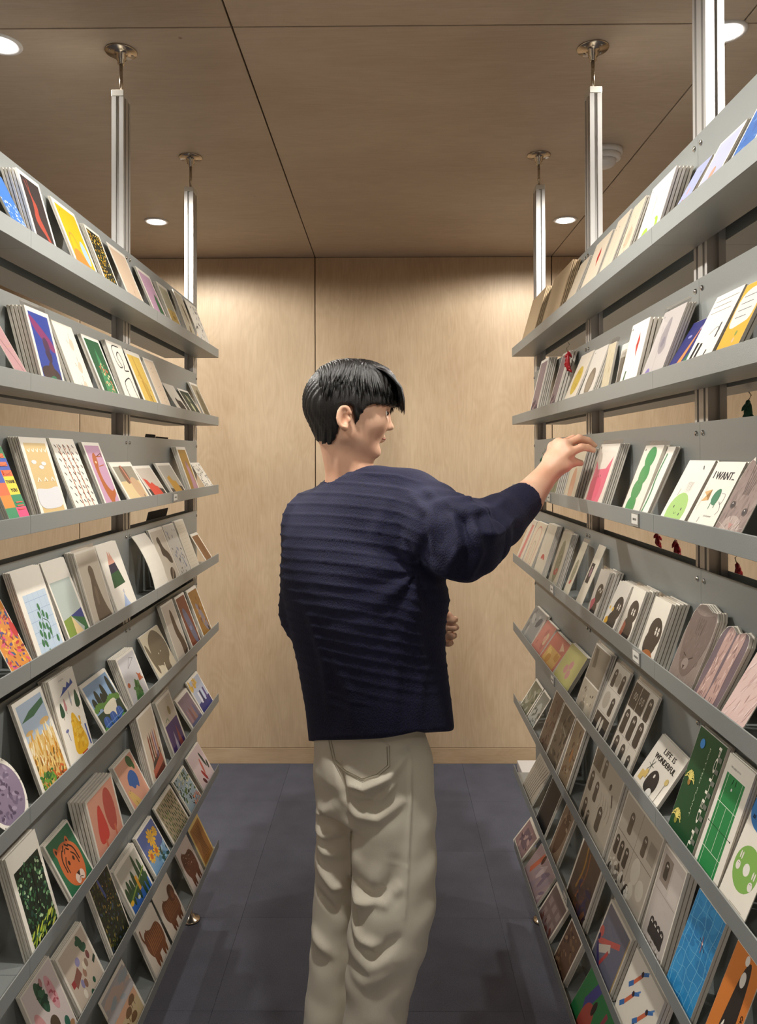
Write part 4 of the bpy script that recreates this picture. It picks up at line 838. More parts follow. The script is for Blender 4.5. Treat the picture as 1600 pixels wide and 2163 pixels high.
@design('comic card of four small ghosts walking over snow')
def d_comic_four(a): a.bg('#c4bab2', .03); a.R(.12, .66, .5, .93, '#8e8278'); ghost(a, .3, .72, .16); a.R(.56, .6, .94, .9, '#d0c6be'); a.S([(.06, .58), (.94, .58)], .01, '#8e857c'); [ghost(a, .3+.15*i, .16, .16, '#332c28') for i in range(4)]; a.D(30, .05, .03, .95, .13, ['#e8e2da', '#a9a098', '#7a7268'], .03, 2)
@design('comic card of three ghosts beside speech bubbles')
def d_comic_three(a):
    a.bg('#c6bcae', .02); a.S([(.5, .02), (.5, .98)], .008, '#857c70'); a.S([(.02, .56), (.98, .56)], .008, '#857c70'); ghost(a, .28, .64, .22, '#5a5046'); ghost(a, .68, .62, .2, '#5a5046'); a.R(.78, .64, .95, .84, '#a39a8e')
    [ghost(a, .1+.14*i, .3, .2, '#332c28') for i in range(3)]; a.E(.66, .42, .1, .12, '#ddd5c6'); a.E(.84, .32, .09, .09, '#ddd5c6'); a.E(.66, .2, .07, .08, '#ddd5c6'); a.D(34, .05, .04, .48, .26, ['#3c3630', '#e6dfd2', '#8a8074'], .03, 2); a.B([(.5, .04), (.55, .22), (.64, .2), (.62, .04)], '#2c2622'); a.D(8, .5, .04, .64, .2, ['#efe9dd'], .025, 1.2)
@design('comic card of ghost outlines and small running figure')
def d_comic_eggs(a): a.bg('#c9bfae', .02); a.R(.02, .74, .3, .98, '#6d6254'); ghost(a, .42, .76, .2, '#6d6254'); ghost(a, .12, .46, .22, '#4c443a'); ghost(a, .34, .42, .22, '#4c443a'); a.E(.7, .76, .04, .03, '#5c5246', 1); ghost(a, .14, .12, .22, '#3c352e'); ghost(a, .3, .1, .16, '#3c352e'); ghost(a, .62, .2, .26, '#4c443a'); [a.C([(.5+.08*i, .6), (.56+.08*i, .5), (.5+.09*i, .4)], .006, '#9a9082') for i in range(5)]; a.S([(.8, .7), (.86, .6)], .03, '#5c5246')
@design('dim brown card of a hunting scene')
def d_brown_scene(a): a.bg('#8d7a62', .06); a.D(30, .1, .1, .9, .9, ['#5c4a3a', '#a8947a', '#7a5c44', '#4a4038'], .06); a.E(.55, .5, .1, .2, '#a8784c')
@design('dim brown card of pond weeds')
def d_brown_pond(a): a.bg('#776a58', .05); a.D(30, .1, .1, .9, .9, ['#5a5044', '#8f826c', '#433c36'], .06, 3); a.S([(.3, .7), (.8, .6)], .03, '#a39a84')
@design('reddish brown card of a bird nest')
def d_brown_nest(a): a.bg('#84705e', .05); a.D(34, .08, .08, .92, .92, ['#6c4c40', '#9a8068', '#55443c', '#8a5c4c'], .06, 3)
@design('small grey green card with a snow slope')
def d_grey_scene(a): a.bg('#86857a', .06); a.B([(.1, .2), (.5, .8), (.9, .3), (.9, .1), (.1, .1)], '#a8a8a0'); a.D(12, .1, .1, .9, .5, ['#55584e', '#6c6f62'], .07)
@design('small olive card with a crane by water')
def d_green_scene(a): a.bg('#7c7a64', .06); a.D(18, .1, .1, .9, .9, ['#585c48', '#94937c', '#a9a694'], .08, 2.5)
@design('white card with blue and coral swimmers diving in rows')
def d_swimmers(a):
    for u, v in ((.35, .85), (.3, .52), (.72, .6), (.55, .25), (.8, .28)):
        a.S([(u-.14, v-.24), (u+.02, v)], .05, '#d8704c'); a.S([(u, v), (u+.14, v+.11)], .045, '#3f74b8'); a.E(u+.02, v+.02, .03, .035, '#3a2420'); a.S([(u-.2, v-.3), (u-.13, v-.22)], .06, '#3f74b8'); a.S([(u+.1, v+.1), (u+.16, v+.16)], .02, '#5a8cc8')
@design('slate blue square card with a coral dancer holding paper')
def d_dancer(a): a.bg('#77788a', .04); a.S([(.96, .06), (.96, .94)], .03, '#c8a868'); a.S([(.1, .35), (.4, .5), (.75, .68)], .08, '#d8685c'); a.p([(.2, .2), (.56, .44), (.5, .54), (.14, .3)], '#ded3c4'); a.S([(.35, .1), (.5, .4)], .06, '#c8504c'); a.E(.1, .5, .08, .08, '#d8685c'); a.S([(.1, .3), (.4, .05)], .07, '#4a3c7c'); a.E(.08, .4, .04, .05, '#2a2a5c')
@design('dark brown card with a glowing orange lantern swirl')
def d_lantern(a): a.bg('#5c4636', .05); a.C([(.3, .9), (.4, .6), (.3, .3)], .05, '#b8862c'); a.C([(.45, .85), (.55, .6), (.4, .2)], .04, '#a8642c'); a.D(30, .4, .1, .9, .5, ['#4a3c5c', '#6c4c44', '#3a2c3c', '#8a5c3c'], .06, 3)
@design('brown card with a big oak leaf')
def d_brown_leaf(a): a.bg('#8a7460', .04); a.B([(.3, .1), (.2, .5), (.4, .8), (.7, .85), (.8, .5), (.6, .2)], '#5f4636'); a.D(10, .2, .6, .8, .95, ['#a89078', '#4f3c30'], .06, 2)
@design('black card with a faint silver edge')
def d_black_card(a): a.bg('#1a1a1c', .02); a.S([(.1, .05), (.1, .95)], .02, '#6a6a6c')
@design('cream card of fine grass line drawing')
def d_line_grass(a): a.bg('#a89f90', .0); [a.C([(.1+.1*i, .04), (.2+.09*i, .5), (.15+.13*i, .95)], .012, '#4a443c') for i in range(8)]
@design('deep blue leaning card beside the swimmers card')
def d_blue_card(a): a.bg('#2c48a8', .03); a.D(12, .05, .05, .95, .95, ['#2440a0', '#3c5cc0'], .1, 2)
@design('green card with a red and purple lady')
def d_green_lady(a): a.bg('#2a8a50', .0); a.S([(.4, .9), (.3, .5), (.45, .05)], .16, '#4a4a9c'); a.B([(.3, .02), (.3, .5), (.5, .62), (.6, .3), (.5, .02)], '#c0564c'); a.S([(.75, .02), (.8, .8)], .07, '#a8485c'); a.E(.5, .6, .05, .09, '#2a1c1c')
@design('dark brown card of carved mask pattern')
def d_brown_mask(a): a.bg('#6a5040', .05); a.D(24, .1, .1, .9, .9, ['#8a6c50', '#4a342c', '#a4866a'], .06, 2)
@design('mauve brown card with pale squares')
def d_mauve_grid(a): a.bg('#7a6868', .05); [a.R(.15+.28*i, .2+.3*j, .32+.28*i, .38+.3*j, '#948280') for i in range(3) for j in range(2)]; a.D(8, .1, .05, .9, .25, ['#6a3c34'], .06)
@design('pale card with an orange running figure')
def d_orange_figure(a): a.bg('#a58f92', .0); a.S([(.2, .3), (.35, .9)], .1, '#c4684c'); a.E(.4, .85, .05, .08, '#4a2a24'); a.D(14, .4, .1, .95, .8, ['#7c6c80', '#9a8a94', '#c0aeb0'], .08, 3, 1)
@design('dusky pink card with framed picture')
def d_pink_grid(a): a.bg('#9a7f80', .06); a.R(.25, .25, .75, .75, '#6f5c68'); a.D(10, .15, .15, .85, .85, ['#b49894', '#5a4450'], .06)
@design('narrow cream card with a small black portrait square')
def d_tent_sign(a): a.bg('#cfc6b4', .0); a.R(.15, .42, .6, .72, '#262022'); a.E(.38, .58, .14, .2, '#8a6a72'); a.E(.36, .66, .05, .05, '#c8bcb4')
CARDS = [  # side, shelf, y from, y to, height of top above the tray, top offset from panel, copies behind, design
    ('L', 1, 1.222, 1.276, 0.126, 0.004, 1, 'blue_flower'),
    ('L', 1, 1.281, 1.365, 0.145, 0.026, 5, 'dark_red'),
    ('L', 1, 1.459, 1.572, 0.158, 0.005, 1, 'yellow_cat'),
    ('L', 1, 1.607, 1.695, 0.150, 0.010, 3, 'yellow_flowers'),
    ('L', 1, 1.754, 1.878, 0.154, 0.004, 0, 'beige_deer'),
    ('L', 1, 1.955, 2.072, 0.147, 0.005, 1, 'cactus'),
    ('L', 1, 2.113, 2.215, 0.145, 0.010, 3, 'tan_field'),
    ('L', 1, 2.281, 2.376, 0.159, 0.010, 3, 'brown_fish'),
    ('L', 1, 2.432, 2.576, 0.163, 0.004, 0, 'spots'),
    ('L', 2, 1.228, 1.271, 0.110, 0.004, 0, 'pink_branch'),
    ('L', 2, 1.301, 1.394, 0.150, 0.030, 6, 'purple_bird'),
    ('L', 2, 1.447, 1.541, 0.150, 0.012, 1, 'cream_birds'),
    ('L', 2, 1.598, 1.696, 0.149, 0.008, 2, 'green_tree'),
    ('L', 2, 1.730, 1.836, 0.157, 0.010, 3, 'squiggle'),
    ('L', 2, 1.868, 1.986, 0.156, 0.004, 0, 'yellow_giraffe'),
    ('L', 2, 2.009, 2.100, 0.153, 0.006, 1, 'cream_faces'),
    ('L', 2, 2.193, 2.307, 0.104, 0.004, 0, 'black_dog'),
    ('L', 2, 2.346, 2.471, 0.102, 0.005, 0, 'dark_rabbit'),
    ('L', 2, 2.485, 2.587, 0.134, 0.006, 1, 'wild_cat'),
    ('L', 3, 1.196, 1.264, 0.139, 0.010, 2, 'thank_you'),
    ('L', 3, 1.302, 1.408, 0.156, 0.020, 4, 'tan_clouds'),
    ('L', 3, 1.454, 1.566, 0.158, 0.005, 2, 'dashes'),
    ('L', 3, 1.602, 1.697, 0.153, 0.008, 4, 'dog_pink'),
    ('L', 3, 1.763, 1.914, 0.109, 0.006, 2, 'beige_coat'),
    ('L', 3, 1.936, 2.075, 0.098, 0.004, 1, 'red_hill'),
    ('L', 3, 2.120, 2.258, 0.104, 0.006, 3, 'mustard_hill'),
    ('L', 3, 2.297, 2.402, 0.152, 0.014, 5, 'mustard_pink'),
    ('L', 3, 2.510, 2.624, 0.102, 0.004, 0, 'bw_dots'),
    ('L', 4, 1.204, 1.275, 0.120, 0.004, 0, 'red_garden'),
    ('L', 4, 1.288, 1.396, 0.161, 0.013, 3, 'blue_grid'),
    ('L', 4, 1.417, 1.519, 0.159, 0.006, 1, 'hills'),
    ('L', 4, 1.534, 1.645, 0.164, 0.020, 5, 'brown_dog'),
    ('L', 4, 1.672, 1.798, 0.161, 0.010, 2, 'peaks'),
    ('L', 4, 1.931, 2.039, 0.156, 0.004, 0, 'plain_curved'),
    ('L', 4, 2.057, 2.180, 0.159, 0.006, 1, 'platypus'),
    ('L', 4, 2.187, 2.295, 0.159, 0.006, 1, 'grey_bugs'),
    ('L', 4, 2.303, 2.399, 0.163, 0.008, 2, 'plain_text'),
    ('L', 4, 2.501, 2.594, 0.103, 0.004, 0, 'brown_fox'),
    ('L', 5, 1.165, 1.275, 0.110, 0.010, 0, 'round_badge'),
    ('L', 5, 1.306, 1.417, 0.168, 0.007, 2, 'field'),
    ('L', 5, 1.420, 1.527, 0.174, 0.020, 5, 'tall_trees'),
    ('L', 5, 1.600, 1.744, 0.110, 0.005, 1, 'lake_cypress'),
    ('L', 5, 1.771, 1.889, 0.122, 0.020, 5, 'pine_house'),
    ('L', 5, 1.984, 2.143, 0.121, 0.005, 1, 'elephant'),
    ('L', 5, 2.153, 2.273, 0.171, 0.010, 3, 'bear'),
    ('L', 5, 2.310, 2.415, 0.166, 0.006, 2, 'red_fox'),
    ('L', 5, 2.449, 2.567, 0.161, 0.006, 2, 'ochre_bird'),
    ('L', 6, 1.265, 1.370, 0.170, 0.018, 3, 'forest'),
    ('L', 6, 1.426, 1.533, 0.110, 0.008, 2, 'tiger'),
    ('L', 6, 1.555, 1.702, 0.134, 0.035, 7, 'pink_trees'),
    ('L', 6, 1.781, 1.898, 0.111, 0.010, 2, 'blue_elephant'),
    ('L', 6, 1.916, 2.037, 0.181, 0.020, 5, 'pencils'),
    ('L', 6, 2.107, 2.236, 0.157, 0.010, 3, 'purple_shapes'),
    ('L', 6, 2.318, 2.449, 0.096, 0.006, 1, 'mauve'),
    ('L', 6, 2.452, 2.590, 0.110, 0.005, 1, 'cats_blue'),
    ('L', 7, 1.336, 1.450, 0.135, 0.008, 2, 'pink_woods'),
    ('L', 7, 1.469, 1.591, 0.114, 0.012, 3, 'pots'),
    ('L', 7, 1.637, 1.745, 0.154, 0.010, 2, 'dark_garden'),
    ('L', 7, 1.780, 1.919, 0.112, 0.012, 3, 'lake_pines'),
    ('L', 7, 1.947, 2.075, 0.107, 0.008, 2, 'sunflowers'),
    ('L', 7, 2.110, 2.268, 0.108, 0.005, 1, 'green_strokes'),
    ('L', 7, 2.291, 2.418, 0.104, 0.005, 1, 'speckle_blue'),
    ('L', 7, 2.452, 2.599, 0.111, 0.005, 1, 'red_leaves'),
    ('L', 8, 1.705, 1.855, 0.119, 0.006, 0, 'safari'),
    ('L', 8, 1.947, 2.075, 0.127, 0.010, 1, 'tiger_walk'),
    ('L', 8, 2.094, 2.229, 0.126, 0.006, 0, 'lion'),
    ('L', 8, 2.325, 2.448, 0.127, 0.006, 1, 'leopard'),
    ('L', 8, 2.469, 2.589, 0.130, 0.005, 0, 'yellow_lynx'),
    ('R', 1, 0.951, 1.020, 0.119, 0.006, 1, 'blue_sea'),
    ('R', 1, 1.049, 1.135, 0.118, 0.005, 2, 'lilac_photo'),
    ('R', 1, 1.162, 1.220, 0.113, 0.005, 1, 'lilac_kids'),
    ('R', 1, 1.246, 1.358, 0.128, 0.028, 6, 'lime_doodle'),
    ('R', 1, 1.413, 1.483, 0.137, 0.020, 4, 'cream_cloud'),
    ('R', 1, 1.527, 1.613, 0.149, 0.012, 3, 'cream_dots'),
    ('R', 1, 1.642, 1.768, 0.142, 0.015, 4, 'red_kite'),
    ('R', 1, 1.833, 1.927, 0.137, 0.012, 3, 'maroon_block'),
    ('R', 1, 1.973, 2.190, 0.163, 0.020, 4, 'kraft'),
    ('R', 1, 2.295, 2.513, 0.167, 0.020, 4, 'kraft'),
    ('R', 2, 0.977, 1.044, 0.119, 0.010, 1, 'orange_lady'),
    ('R', 2, 1.061, 1.152, 0.126, 0.004, 1, 'animal_marks'),
    ('R', 2, 1.158, 1.235, 0.102, 0.006, 0, 'night_boat'),
    ('R', 2, 1.238, 1.338, 0.137, 0.015, 3, 'grey_rabbit'),
    ('R', 2, 1.353, 1.450, 0.134, 0.035, 8, 'red_flower'),
    ('R', 2, 1.519, 1.572, 0.116, 0.045, 1, 'cream_bag'),
    ('R', 2, 1.657, 1.767, 0.131, 0.020, 5, 'brown_round'),
    ('R', 2, 1.811, 1.929, 0.139, 0.010, 1, 'yellow_round'),
    ('R', 2, 2.011, 2.090, 0.166, 0.020, 2, 'mauve_photo'),
    ('R', 2, 2.244, 2.356, 0.180, 0.025, 6, 'mauve_photo'),
    ('R', 3, 0.968, 1.046, 0.119, 0.005, 0, 'cat_face'),
    ('R', 3, 1.050, 1.139, 0.111, 0.010, 2, 'i_want'),
    ('R', 3, 1.152, 1.251, 0.112, 0.008, 1, 'green_face'),
    ('R', 3, 1.309, 1.345, 0.136, 0.008, 2, 'caterpillar_back'),
    ('R', 3, 1.347, 1.443, 0.138, 0.014, 1, 'caterpillar'),
    ('R', 3, 1.580, 1.721, 0.146, 0.020, 5, 'pink_pig'),
    ('R', 3, 1.801, 1.911, 0.138, 0.030, 6, 'flesh'),
    ('R', 3, 2.008, 2.152, 0.167, 0.022, 4, 'moss'),
    ('R', 4, 0.962, 1.025, 0.095, 0.010, 0, 'pink_fur'),
    ('R', 4, 1.033, 1.114, 0.113, 0.010, 1, 'cat_paws'),
    ('R', 4, 1.117, 1.209, 0.129, 0.014, 3, 'grey_cat'),
    ('R', 4, 1.273, 1.349, 0.110, 0.030, 8, 'ghost_fox'),
    ('R', 4, 1.405, 1.472, 0.108, 0.028, 6, 'ghost_book'),
    ('R', 4, 1.499, 1.575, 0.101, 0.024, 5, 'ghost_flowers'),
    ('R', 4, 1.627, 1.691, 0.108, 0.030, 6, 'ghost_heart'),
    ('R', 4, 1.745, 1.800, 0.150, 0.004, 0, 'tent_sign'),
    ('R', 4, 1.875, 1.926, 0.143, 0.010, 0, 'bean_red'),
    ('R', 4, 2.005, 2.100, 0.151, 0.018, 5, 'bean_red'),
    ('R', 4, 2.189, 2.303, 0.156, 0.015, 4, 'cream_red'),
    ('R', 4, 2.349, 2.496, 0.146, 0.010, 3, 'peach_lines'),
    ('R', 4, 2.512, 2.610, 0.142, 0.010, 1, 'pink_lines'),
    ('R', 5, 0.954, 1.027, 0.143, 0.008, 0, 'disc_rabbits'),
    ('R', 5, 1.030, 1.106, 0.165, 0.010, 2, 'court'),
    ('R', 5, 1.113, 1.207, 0.168, 0.010, 1, 'potted'),
    ('R', 5, 1.267, 1.387, 0.090, 0.006, 1, 'life'),
    ('R', 5, 1.405, 1.525, 0.148, 0.006, 1, 'ghost_grid'),
    ('R', 5, 1.568, 1.662, 0.146, 0.006, 1, 'ghost_strip'),
    ('R', 5, 1.681, 1.797, 0.154, 0.012, 2, 'brown_panel'),
    ('R', 5, 1.888, 2.044, 0.094, 0.010, 2, 'lime_card'),
    ('R', 5, 2.058, 2.226, 0.083, 0.010, 2, 'orange_card'),
    ('R', 5, 2.230, 2.355, 0.088, 0.010, 1, 'pink_card'),
    ('R', 5, 2.358, 2.526, 0.098, 0.012, 1, 'grey_card'),
    ('R', 6, 1.019, 1.090, 0.152, 0.008, 0, 'orange_cat'),
    ('R', 6, 1.124, 1.218, 0.152, 0.010, 1, 'blue_water'),
    ('R', 6, 1.241, 1.336, 0.163, 0.020, 2, 'comic_four'),
    ('R', 6, 1.354, 1.551, 0.161, 0.016, 2, 'comic_three'),
    ('R', 6, 1.575, 1.774, 0.171, 0.016, 2, 'comic_eggs'),
    ('R', 6, 1.891, 1.982, 0.161, 0.014, 1, 'brown_scene'),
    ('R', 6, 2.002, 2.125, 0.157, 0.010, 1, 'brown_pond'),
    ('R', 6, 2.128, 2.232, 0.159, 0.010, 1, 'brown_nest'),
    ('R', 6, 2.331, 2.426, 0.099, 0.006, 0, 'grey_scene'),
    ('R', 6, 2.438, 2.555, 0.097, 0.006, 0, 'green_scene'),
    ('R', 7, 1.225, 1.335, 0.080, 0.008, 1, 'blue_card'),
    ('R', 7, 1.348, 1.496, 0.123, 0.020, 2, 'swimmers'),
    ('R', 7, 1.524, 1.664, 0.120, 0.020, 2, 'dancer'),
    ('R', 7, 1.736, 1.896, 0.154, 0.014, 2, 'lantern'),
    ('R', 7, 2.004, 2.096, 0.144, 0.010, 1, 'brown_leaf'),
    ('R', 7, 2.159, 2.276, 0.147, 0.006, 2, 'black_card'),
    ('R', 7, 2.352, 2.504, 0.110, 0.006, 1, 'line_grass'),
    ('R', 8, 1.676, 1.862, 0.107, 0.006, 0, 'green_lady'),
    ('R', 8, 1.932, 2.043, 0.110, 0.014, 3, 'brown_mask'),
    ('R', 8, 2.103, 2.245, 0.092, 0.010, 2, 'mauve_grid'),
    ('R', 8, 2.274, 2.476, 0.086, 0.008, 1, 'orange_figure'),
    ('R', 8, 2.524, 2.671, 0.080, 0.006, 1, 'pink_grid'),
]

# ---------------------------------------------------------------- cards on the shelves
ORD = ['top', 'second', 'third', 'fourth', 'fifth', 'sixth', 'seventh', 'lowest']
SHORT = {1: 'top', 2: 'second', 3: 'third', 4: 'fourth', 5: 'fifth', 6: 'sixth', 7: 'seventh', 8: 'lowest'}
SLEEVED = {'purple_bird', 'brown_dog', 'grey_rabbit', 'pink_pig', 'caterpillar', 'ghost_fox', 'ghost_book', 'ghost_heart', 'ghost_grid', 'ghost_strip', 'brown_panel',
           'bean_red', 'flesh', 'comic_four', 'comic_three', 'comic_eggs', 'lantern', 'brown_nest', 'mauve', 'purple_shapes', 'dancer', 'pencils', 'cream_bag'}
def card_mesh(w, h, t, mat, bend=0):
    mb = MB(); n = 8 if bend else 1; V = []; F = []
    for i in range(n+1):
        v = h*i/n; o = bend*((2*v/h-1)**2-1)
        for u, z in ((-w/2, -t), (w/2, -t), (w/2, 0), (-w/2, 0)): V.append((u, v, z+o))
    for i in range(n):
        for k in range(4): j = (k+1) % 4; F.append((4*i+k, 4*i+j, 4*i+4+j, 4*i+4+k))
    F.append((3, 2, 1, 0)); F.append((4*n, 4*n+1, 4*n+2, 4*n+3))
    mb.add(V, F); return mb.mesh('card', mat)
def outline(kind, w, h):
    # die cut shapes, in card coordinates
    if kind == 'round_badge': return [(w/2*math.cos(i*math.pi/20), h/2+h/2*math.sin(i*math.pi/20)) for i in range(40)]
    q = {'cat_face': [(-.5, 0), (.5, 0), (.5, .72), (.44, .92), (.34, .99), (.22, .90), (-.22, .91), (-.33, 1), (-.44, .93), (-.5, .74)],
         'cat_paws': [(-.44, .02), (-.3, 0), (.3, 0), (.46, .04), (.5, .4), (.5, .86), (.42, .97), (.25, 1), (.05, .95), (-.05, .95), (-.25, 1), (-.42, .97), (-.5, .86), (-.5, .4)],
         'grey_cat': [(-.48, .0), (.48, 0), (.5, .6), (.46, .88), (.36, .97), (.2, .95), (-.1, 1), (-.34, .98), (-.46, .86), (-.5, .6)]}[kind]
    return [(u*w, v*h) for u, v in q]
def cut_mesh(kind, w, h, t, mat):
    return MB().prism(outline(kind, w, h), -t, 0).mesh('card', mat)
DIE = ('round_badge', 'cat_face', 'cat_paws', 'grey_cat')
KEY = {'flesh': 'salmon vase', 'moss': 'mossy bundle', 'life': 'LIFE IS WONDERFUL', 'comic_eggs': 'ghost outline comic', 'comic_three': 'three ghosts comic', 'comic_four': 'four ghosts comic', 'cream_bag': 'bagged notelet', 'lantern': 'lantern swirl', 'i_want': 'I WANT', 'pink_pig': 'pink cat shape', 'pots': 'small pots', 'grey_bugs': 'grey beetles', 'potted': 'POTTED PLANT', 'court': 'tennis court', 'thank_you': 'THANK YOU', 'cats_blue': 'harbour boats', 'brown_fish': 'brown fish', 'tan_field': 'golden field'}
def place_card(side, row, y0, y1, ht, T, n, art):
    s = 1 if side == 'L' else -1
    face = XLP if side == 'L' else XRP; nm = 'left' if side == 'L' else 'right'
    n = min(n, 4)
    w = y1-y0; db = .0715; dt = .0035+T
    if db-dt < .02: dt = db-.02
    tilt = math.atan2(db-dt, ht); h = math.hypot(db-dt, ht)
    sp = T/(n+.6) if n else 0
    t = min(max(sp*.70, .0011), .006)
    if art == 'cream_bag': t = .004
    U = Vector((0, s, 0)); V = Vector((-s*math.sin(tilt), 0, math.cos(tilt))); W = U.cross(V)
    rot = Matrix((U, V, W)).transposed().to_4x4()
    zb = FLOORZ[row-1]+.0006+t*math.sin(tilt)
    base = Vector((face+s*db, (y0+y1)/2, zb))
    label, fn = DS[art]
    bend = -.012 if art == 'plain_curved' else 0
    mat = M['kraft'] if art == 'kraft' else M['paper']
    me = cut_mesh(art, w, h, t, mat) if art in DIE else card_mesh(w, h, t, mat, bend)
    rr = random.Random(hash((row, int(y0*1000), 7)) & 0xffff)
    def put(off, shift=0):
        o = bpy.data.objects.new('greeting_card' if art != 'kraft' else 'kraft_envelope', me); COL.objects.link(o)
        mm = rot.copy(); mm.translation = base+Vector((-s*off, shift, 0)); o.matrix_world = mm; return o
    o = put(0)
    where = '%s %s shelf' % (SHORT[row], nm)
    lab = label
    if art == 'kraft': lab = 'plain brown kraft envelope, %s pile' % ('nearer' if y0 < 2.2 else 'farthest')
    if art == 'bean_red': lab = label + (' standing alone' if n == 0 else ' on a stack')
    if art == 'mauve_photo': lab = label + (', nearer stack' if y0 < 2.2 else ', farther thick stack')
    if len((lab+', '+where).split()) > 16: print('LONG', lab)
    o['label'] = ' '.join((lab + ', ' + where).split()[:16]); o['category'] = 'card' if art != 'kraft' else 'envelope'
    o['group'] = 'cards on the %s shelf of the %s rack' % (SHORT[row], nm)
    a = Art(w, h, art)
    fn(a)
    if art in DIE: a.clip = [(x/w+.5, y/h) for x, y in outline(art, w, h)]
    if a.P and not bend:
        link('printed_picture', a.mesh('printed_picture'), o)
    if art in SLEEVED:
        e = .0022
        sl = MB().box((-w/2-e, .0005, -t-.0004), (w/2+e, h+.009, .0012)).mesh('clear_sleeve', M['film']); link('clear_sleeve', sl, o)
    key = KEY.get(art, art.replace('_', ' '))
    if art == 'mauve_photo' and y0 > 2.2: key = 'farther mauve photo'
    if art == 'kraft': key = 'nearer kraft envelope' if y0 < 2.2 else 'farthest kraft envelope'
    if art == 'bean_red': key = 'stacked bean drawing'
    for k in range(n):
        q = put(sp*(k+1), rr.uniform(-.0012, .0012))
        q['label'] = '%s stacked behind the %s card, %s' % (['first copy', 'second copy', 'third copy', 'fourth copy'][k], key, where)
        q['category'] = o['category']; q['group'] = 'copies stacked behind the %s card, %s' % (key, where)
        if len(q['label'].split()) > 16: print('LONG', q['label'])
        # clear film rims seen between the copies
for c in CARDS: place_card(*c)

# ---------------------------------------------------------------- ornaments hanging from the racks
M['leafg'] = simple('green_felt', '#2c5a44', .8, 0, .15, 60); M['redo'] = simple('red_glass', '#a31c24', .3, 0, .1, 50); M['darkcard'] = simple('dark_grey_card', '#4c4b49', .7, 0, .08, 30)
def ornament(x, y, ztop, zb, mat, label, leaves, hook=True):
    t = empty('hanging_ornament', (x, y, ztop)); tag(t, label, 'ornament', 'ornaments hanging on the card racks')
    MB().tube([(0, 0, 0), (.004, 0, -.006), (.001, 0, -.012), (-.004, 0, -.016), (-.002, 0, -.022), (0, 0, -(ztop-zb)*.35)], .0009, 6).build('hook', M['steel'], t)
    m = MB(); R_ = random.Random(label); H = ztop-zb
    for i in range(leaves):
        a = R_.uniform(0, 6.28); z = -H*.3-H*.6*i/leaves; l = R_.uniform(.012, .022)
        p = Vector((0, 0, z)); d = Vector((math.cos(a)*.6, math.sin(a)*.6, -.75)).normalized()*l
        m.tube([p, p+d*.3, p+d*.7, p+d], [.001, .004, .0035, .0004], 6)
    m.lathe([(.002, -H*.95), (.006, -H*.8), (.0045, -H*.5), (.001, -H*.3)], n=10)
    m.build('pendant', mat, t)
ornament(.492, 2.40, 1.600, 1.515, M['leafg'], 'dark green leaf ornament hanging at the far end of the third shelf, right rack', 14)
ornament(.60, 1.272, 1.680, 1.635, M['leafg'], 'green leaf ornament on a hook seen through the gap at the right picture edge', 6)
ornament(.60, 1.594, 1.415, 1.362, M['redo'], 'dark red berry ornament in the gap below the third right shelf, middle of three', 7)
ornament(.60, 1.704, 1.415, 1.372, M['redo'], 'dark red berry ornament in the gap below the third right shelf, farthest of three', 6)
ornament(.60, 1.318, 1.415, 1.335, M['redo'], 'bright red flower ornament in the gap below the third right shelf, nearest of three', 9)
ornament(.470, 1.985, 1.870, 1.79, M['redo'], 'red tassel ornament standing among cards on the second right shelf', 8)
# dark cards on the far side of the left rack, seen through the gaps
for i, (y0, y1, row, h) in enumerate([(2.24, 2.33, 3, .195), (2.34, 2.47, 3, .19), (2.26, 2.46, 4, .20)]):
    o = MB().box((-.0012, -(y1-y0)/2, 0), (.0012, (y1-y0)/2, h)).build('dark_card', M['darkcard'], None, (-.755, (y0+y1)/2, FLOORZ[row-1]+.001))
    o.rotation_euler = (0, math.radians(14), 0)
    tag(o, ['dark grey card seen through the gap above the third left shelf, nearer one', 'dark grey card seen through the gap above the third left shelf, farther one', 'dark card seen through the gap above the fourth shelf of the left rack'][i], 'card', 'cards on the far side of the left rack')

